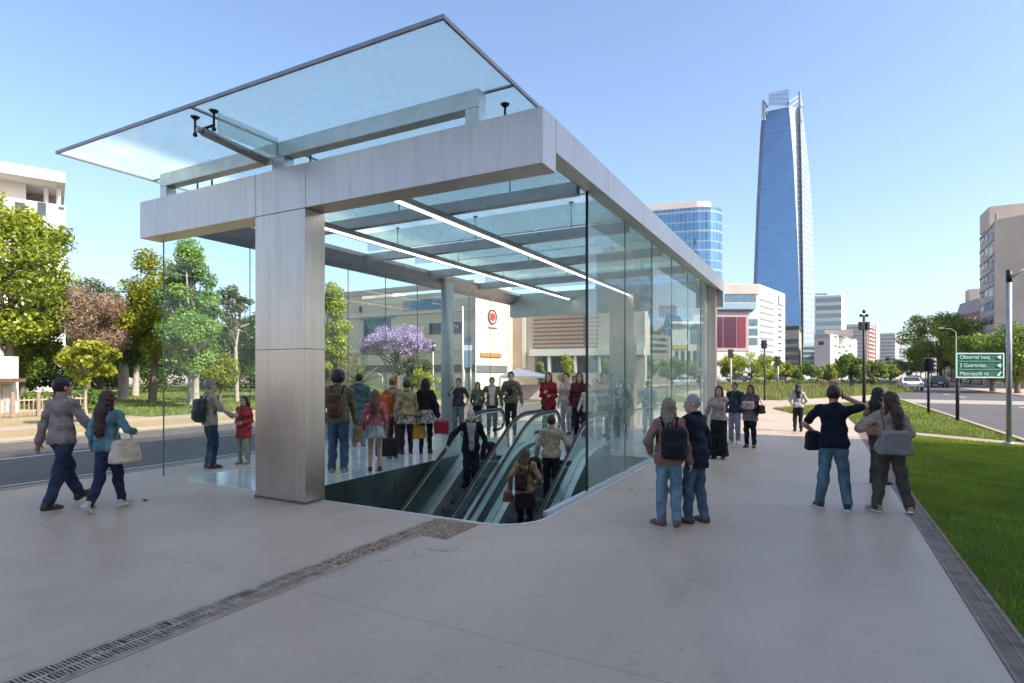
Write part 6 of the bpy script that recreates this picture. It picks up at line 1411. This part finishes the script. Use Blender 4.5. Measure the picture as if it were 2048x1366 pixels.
# distant people and cars
def car(body, label, x, y, rz, group='cars parked and driving round the plaza', first=[None]):
    bc = plain('car_paint_%02d%02d%02d' % tuple(int(q * 99) for q in body), body, .25, .1, .03, 1, 0, spec=.7)
    t = thing('parked_car', label, 'car', (0, 0, 0), group); z0 = .32
    prof = [(-2.12, .42), (-2.15, .70), (-2.0, .88), (-1.35, .95), (-.75, 1.40), (.55, 1.44), (1.25, .96), (1.95, .86), (2.15, .70), (2.12, .40)]
    m = MB(); W = .86
    for s_ in range(len(prof)):
        a, b = prof[s_], prof[(s_ + 1) % len(prof)]; wa = W * (.80 if a[1] > 1.2 else 1); wb = W * (.80 if b[1] > 1.2 else 1)
        m.quad([(-wa, a[0], a[1]), (wa, a[0], a[1]), (wb, b[0], b[1]), (-wb, b[0], b[1])])
    for sd_ in (-1, 1):
        q = [(sd_ * W * (.80 if p[1] > 1.2 else 1), p[0], p[1]) for p in prof]; m.quad([q[i] for i in (0, 1, 2, 3, 6, 7, 8, 9)]); m.quad([q[i] for i in (3, 4, 5, 6)])
    b = m.build('body', bc, t, keep=True, bevel=.04)
    m = MB()
    for sd_ in (-1, 1): m.quad([(sd_ * W * 1.008, -1.15, .99), (sd_ * W * .825, -.68, 1.34), (sd_ * W * .825, .48, 1.37), (sd_ * W * 1.008, 1.02, 1.0)])
    m.build('side_window', M_DKGLASS, t, keep=True)
    MB().quad([(-.72, -1.30, 1.0), (.72, -1.30, 1.0), (.62, -.80, 1.385), (-.62, -.80, 1.385)]).build('rear_window', M_DKGLASS, t, keep=True)
    MB().quad([(-.72, 1.21, 1.0), (.72, 1.21, 1.0), (.62, .60, 1.42), (-.62, .60, 1.42)]).build('windscreen', M_DKGLASS, t, keep=True)
    for sd_ in (-1, 1):
        for yy in (-1.3, 1.32):
            wq = MB().tube([(sd_ * .72, yy, .32), (sd_ * .90, yy, .32)], .32, 16).build('wheel', M_BLACK, t, keep=True); MB().tube([(sd_ * .905, yy, .32), (sd_ * .915, yy, .32)], .19, 12).build('rim', M_GREYMET, wq, keep=True)
        MB().box(sd_ * .66 - .14, sd_ * .66 + .14, -2.17, -2.12, .68, .80).build('tail_light', plain('tail_red', (.35, .02, .02), .3), t, keep=True); MB().box(sd_ * .66 - .15, sd_ * .66 + .15, 2.10, 2.16, .66, .78).build('headlight', plain('lamp_clear', (.6, .6, .6), .15), t, keep=True)
    MB().box(-.25, .25, -2.175, -2.15, .52, .63).build('number_plate', WSTUC, t, keep=True)
    t.location = (x, y, 0); t.rotation_euler = (0, 0, rz); return t
x, y, _ = at(1820, 781); car((.62, .63, .64), 'white car driving away along the avenue', x, y, .02)['category'] = 'car'
x, y, _ = at(1826, 770); car((.05, .055, .06), 'dark car ahead of the white one on the avenue', x, y, .02)
x, y, _ = at(1846, 774); car((.04, .04, .045), 'dark car parked beside the avenue trees', x + 1.5, y, 0)
cols = [((.60, .60, .60), 'white'), ((.16, .035, .03), 'dark red'), ((.07, .07, .08), 'black'), ((.32, .33, .35), 'silver'), ((.22, .23, .25), 'grey'), ((.05, .07, .12), 'dark blue')]
us = [(1200, 765, 3, 'behind the rear steel pillar'), (1255, 764, 0, 'seen through the glass wall beyond the white shirt man'), (1306, 764, 4, 'behind the mauve jacket woman'), (1352, 764, 2, 'behind the leaning older man'), (1412, 765, 3, 'near the end of the glass wall'), (1448, 764, 0, 'beside the pale lamp post'), (1478, 765, 5, 'under the broad green street tree'), (1505, 764, 0, 'next to the black headed lamp post'), (1545, 764, 2, 'under the slot window office'), (1575, 763, 3, 'left of the lone walking woman'), (1612, 762, 0, 'behind the lone walking woman'), (1648, 762, 1, 'parked in front of the low white office'), (1680, 763, 0, 'left of the black camera pole'), (1590, 758, 4, 'far across the car park below the skyscraper'), (1625, 758, 2, 'far across the car park by the low white office'), (1540, 758, 0, 'far across the car park behind the lamp posts')]
for u, v, k, lb in us:
    x, y, _ = at(u, v); car(cols[k][0], cols[k][1] + ' car ' + lb, x, y, YAW + R_(90 + random.uniform(-8, 8)))
# ---- thin morning haze over the far city ----
n = NT('haze_air'); pv = n.n('ShaderNodeVolumePrincipled'); pv.inputs['Color'].default_value = (.86, .92, 1, 1); pv.inputs['Density'].default_value = .00013; pv.inputs['Anisotropy'].default_value = .2
n.l(pv.outputs[0], n.out.inputs['Volume'])
hz = MB().box(-1900, 1900, -1900, 1900, -6, 240).build('haze', n.m); hz['kind'] = 'stuff'
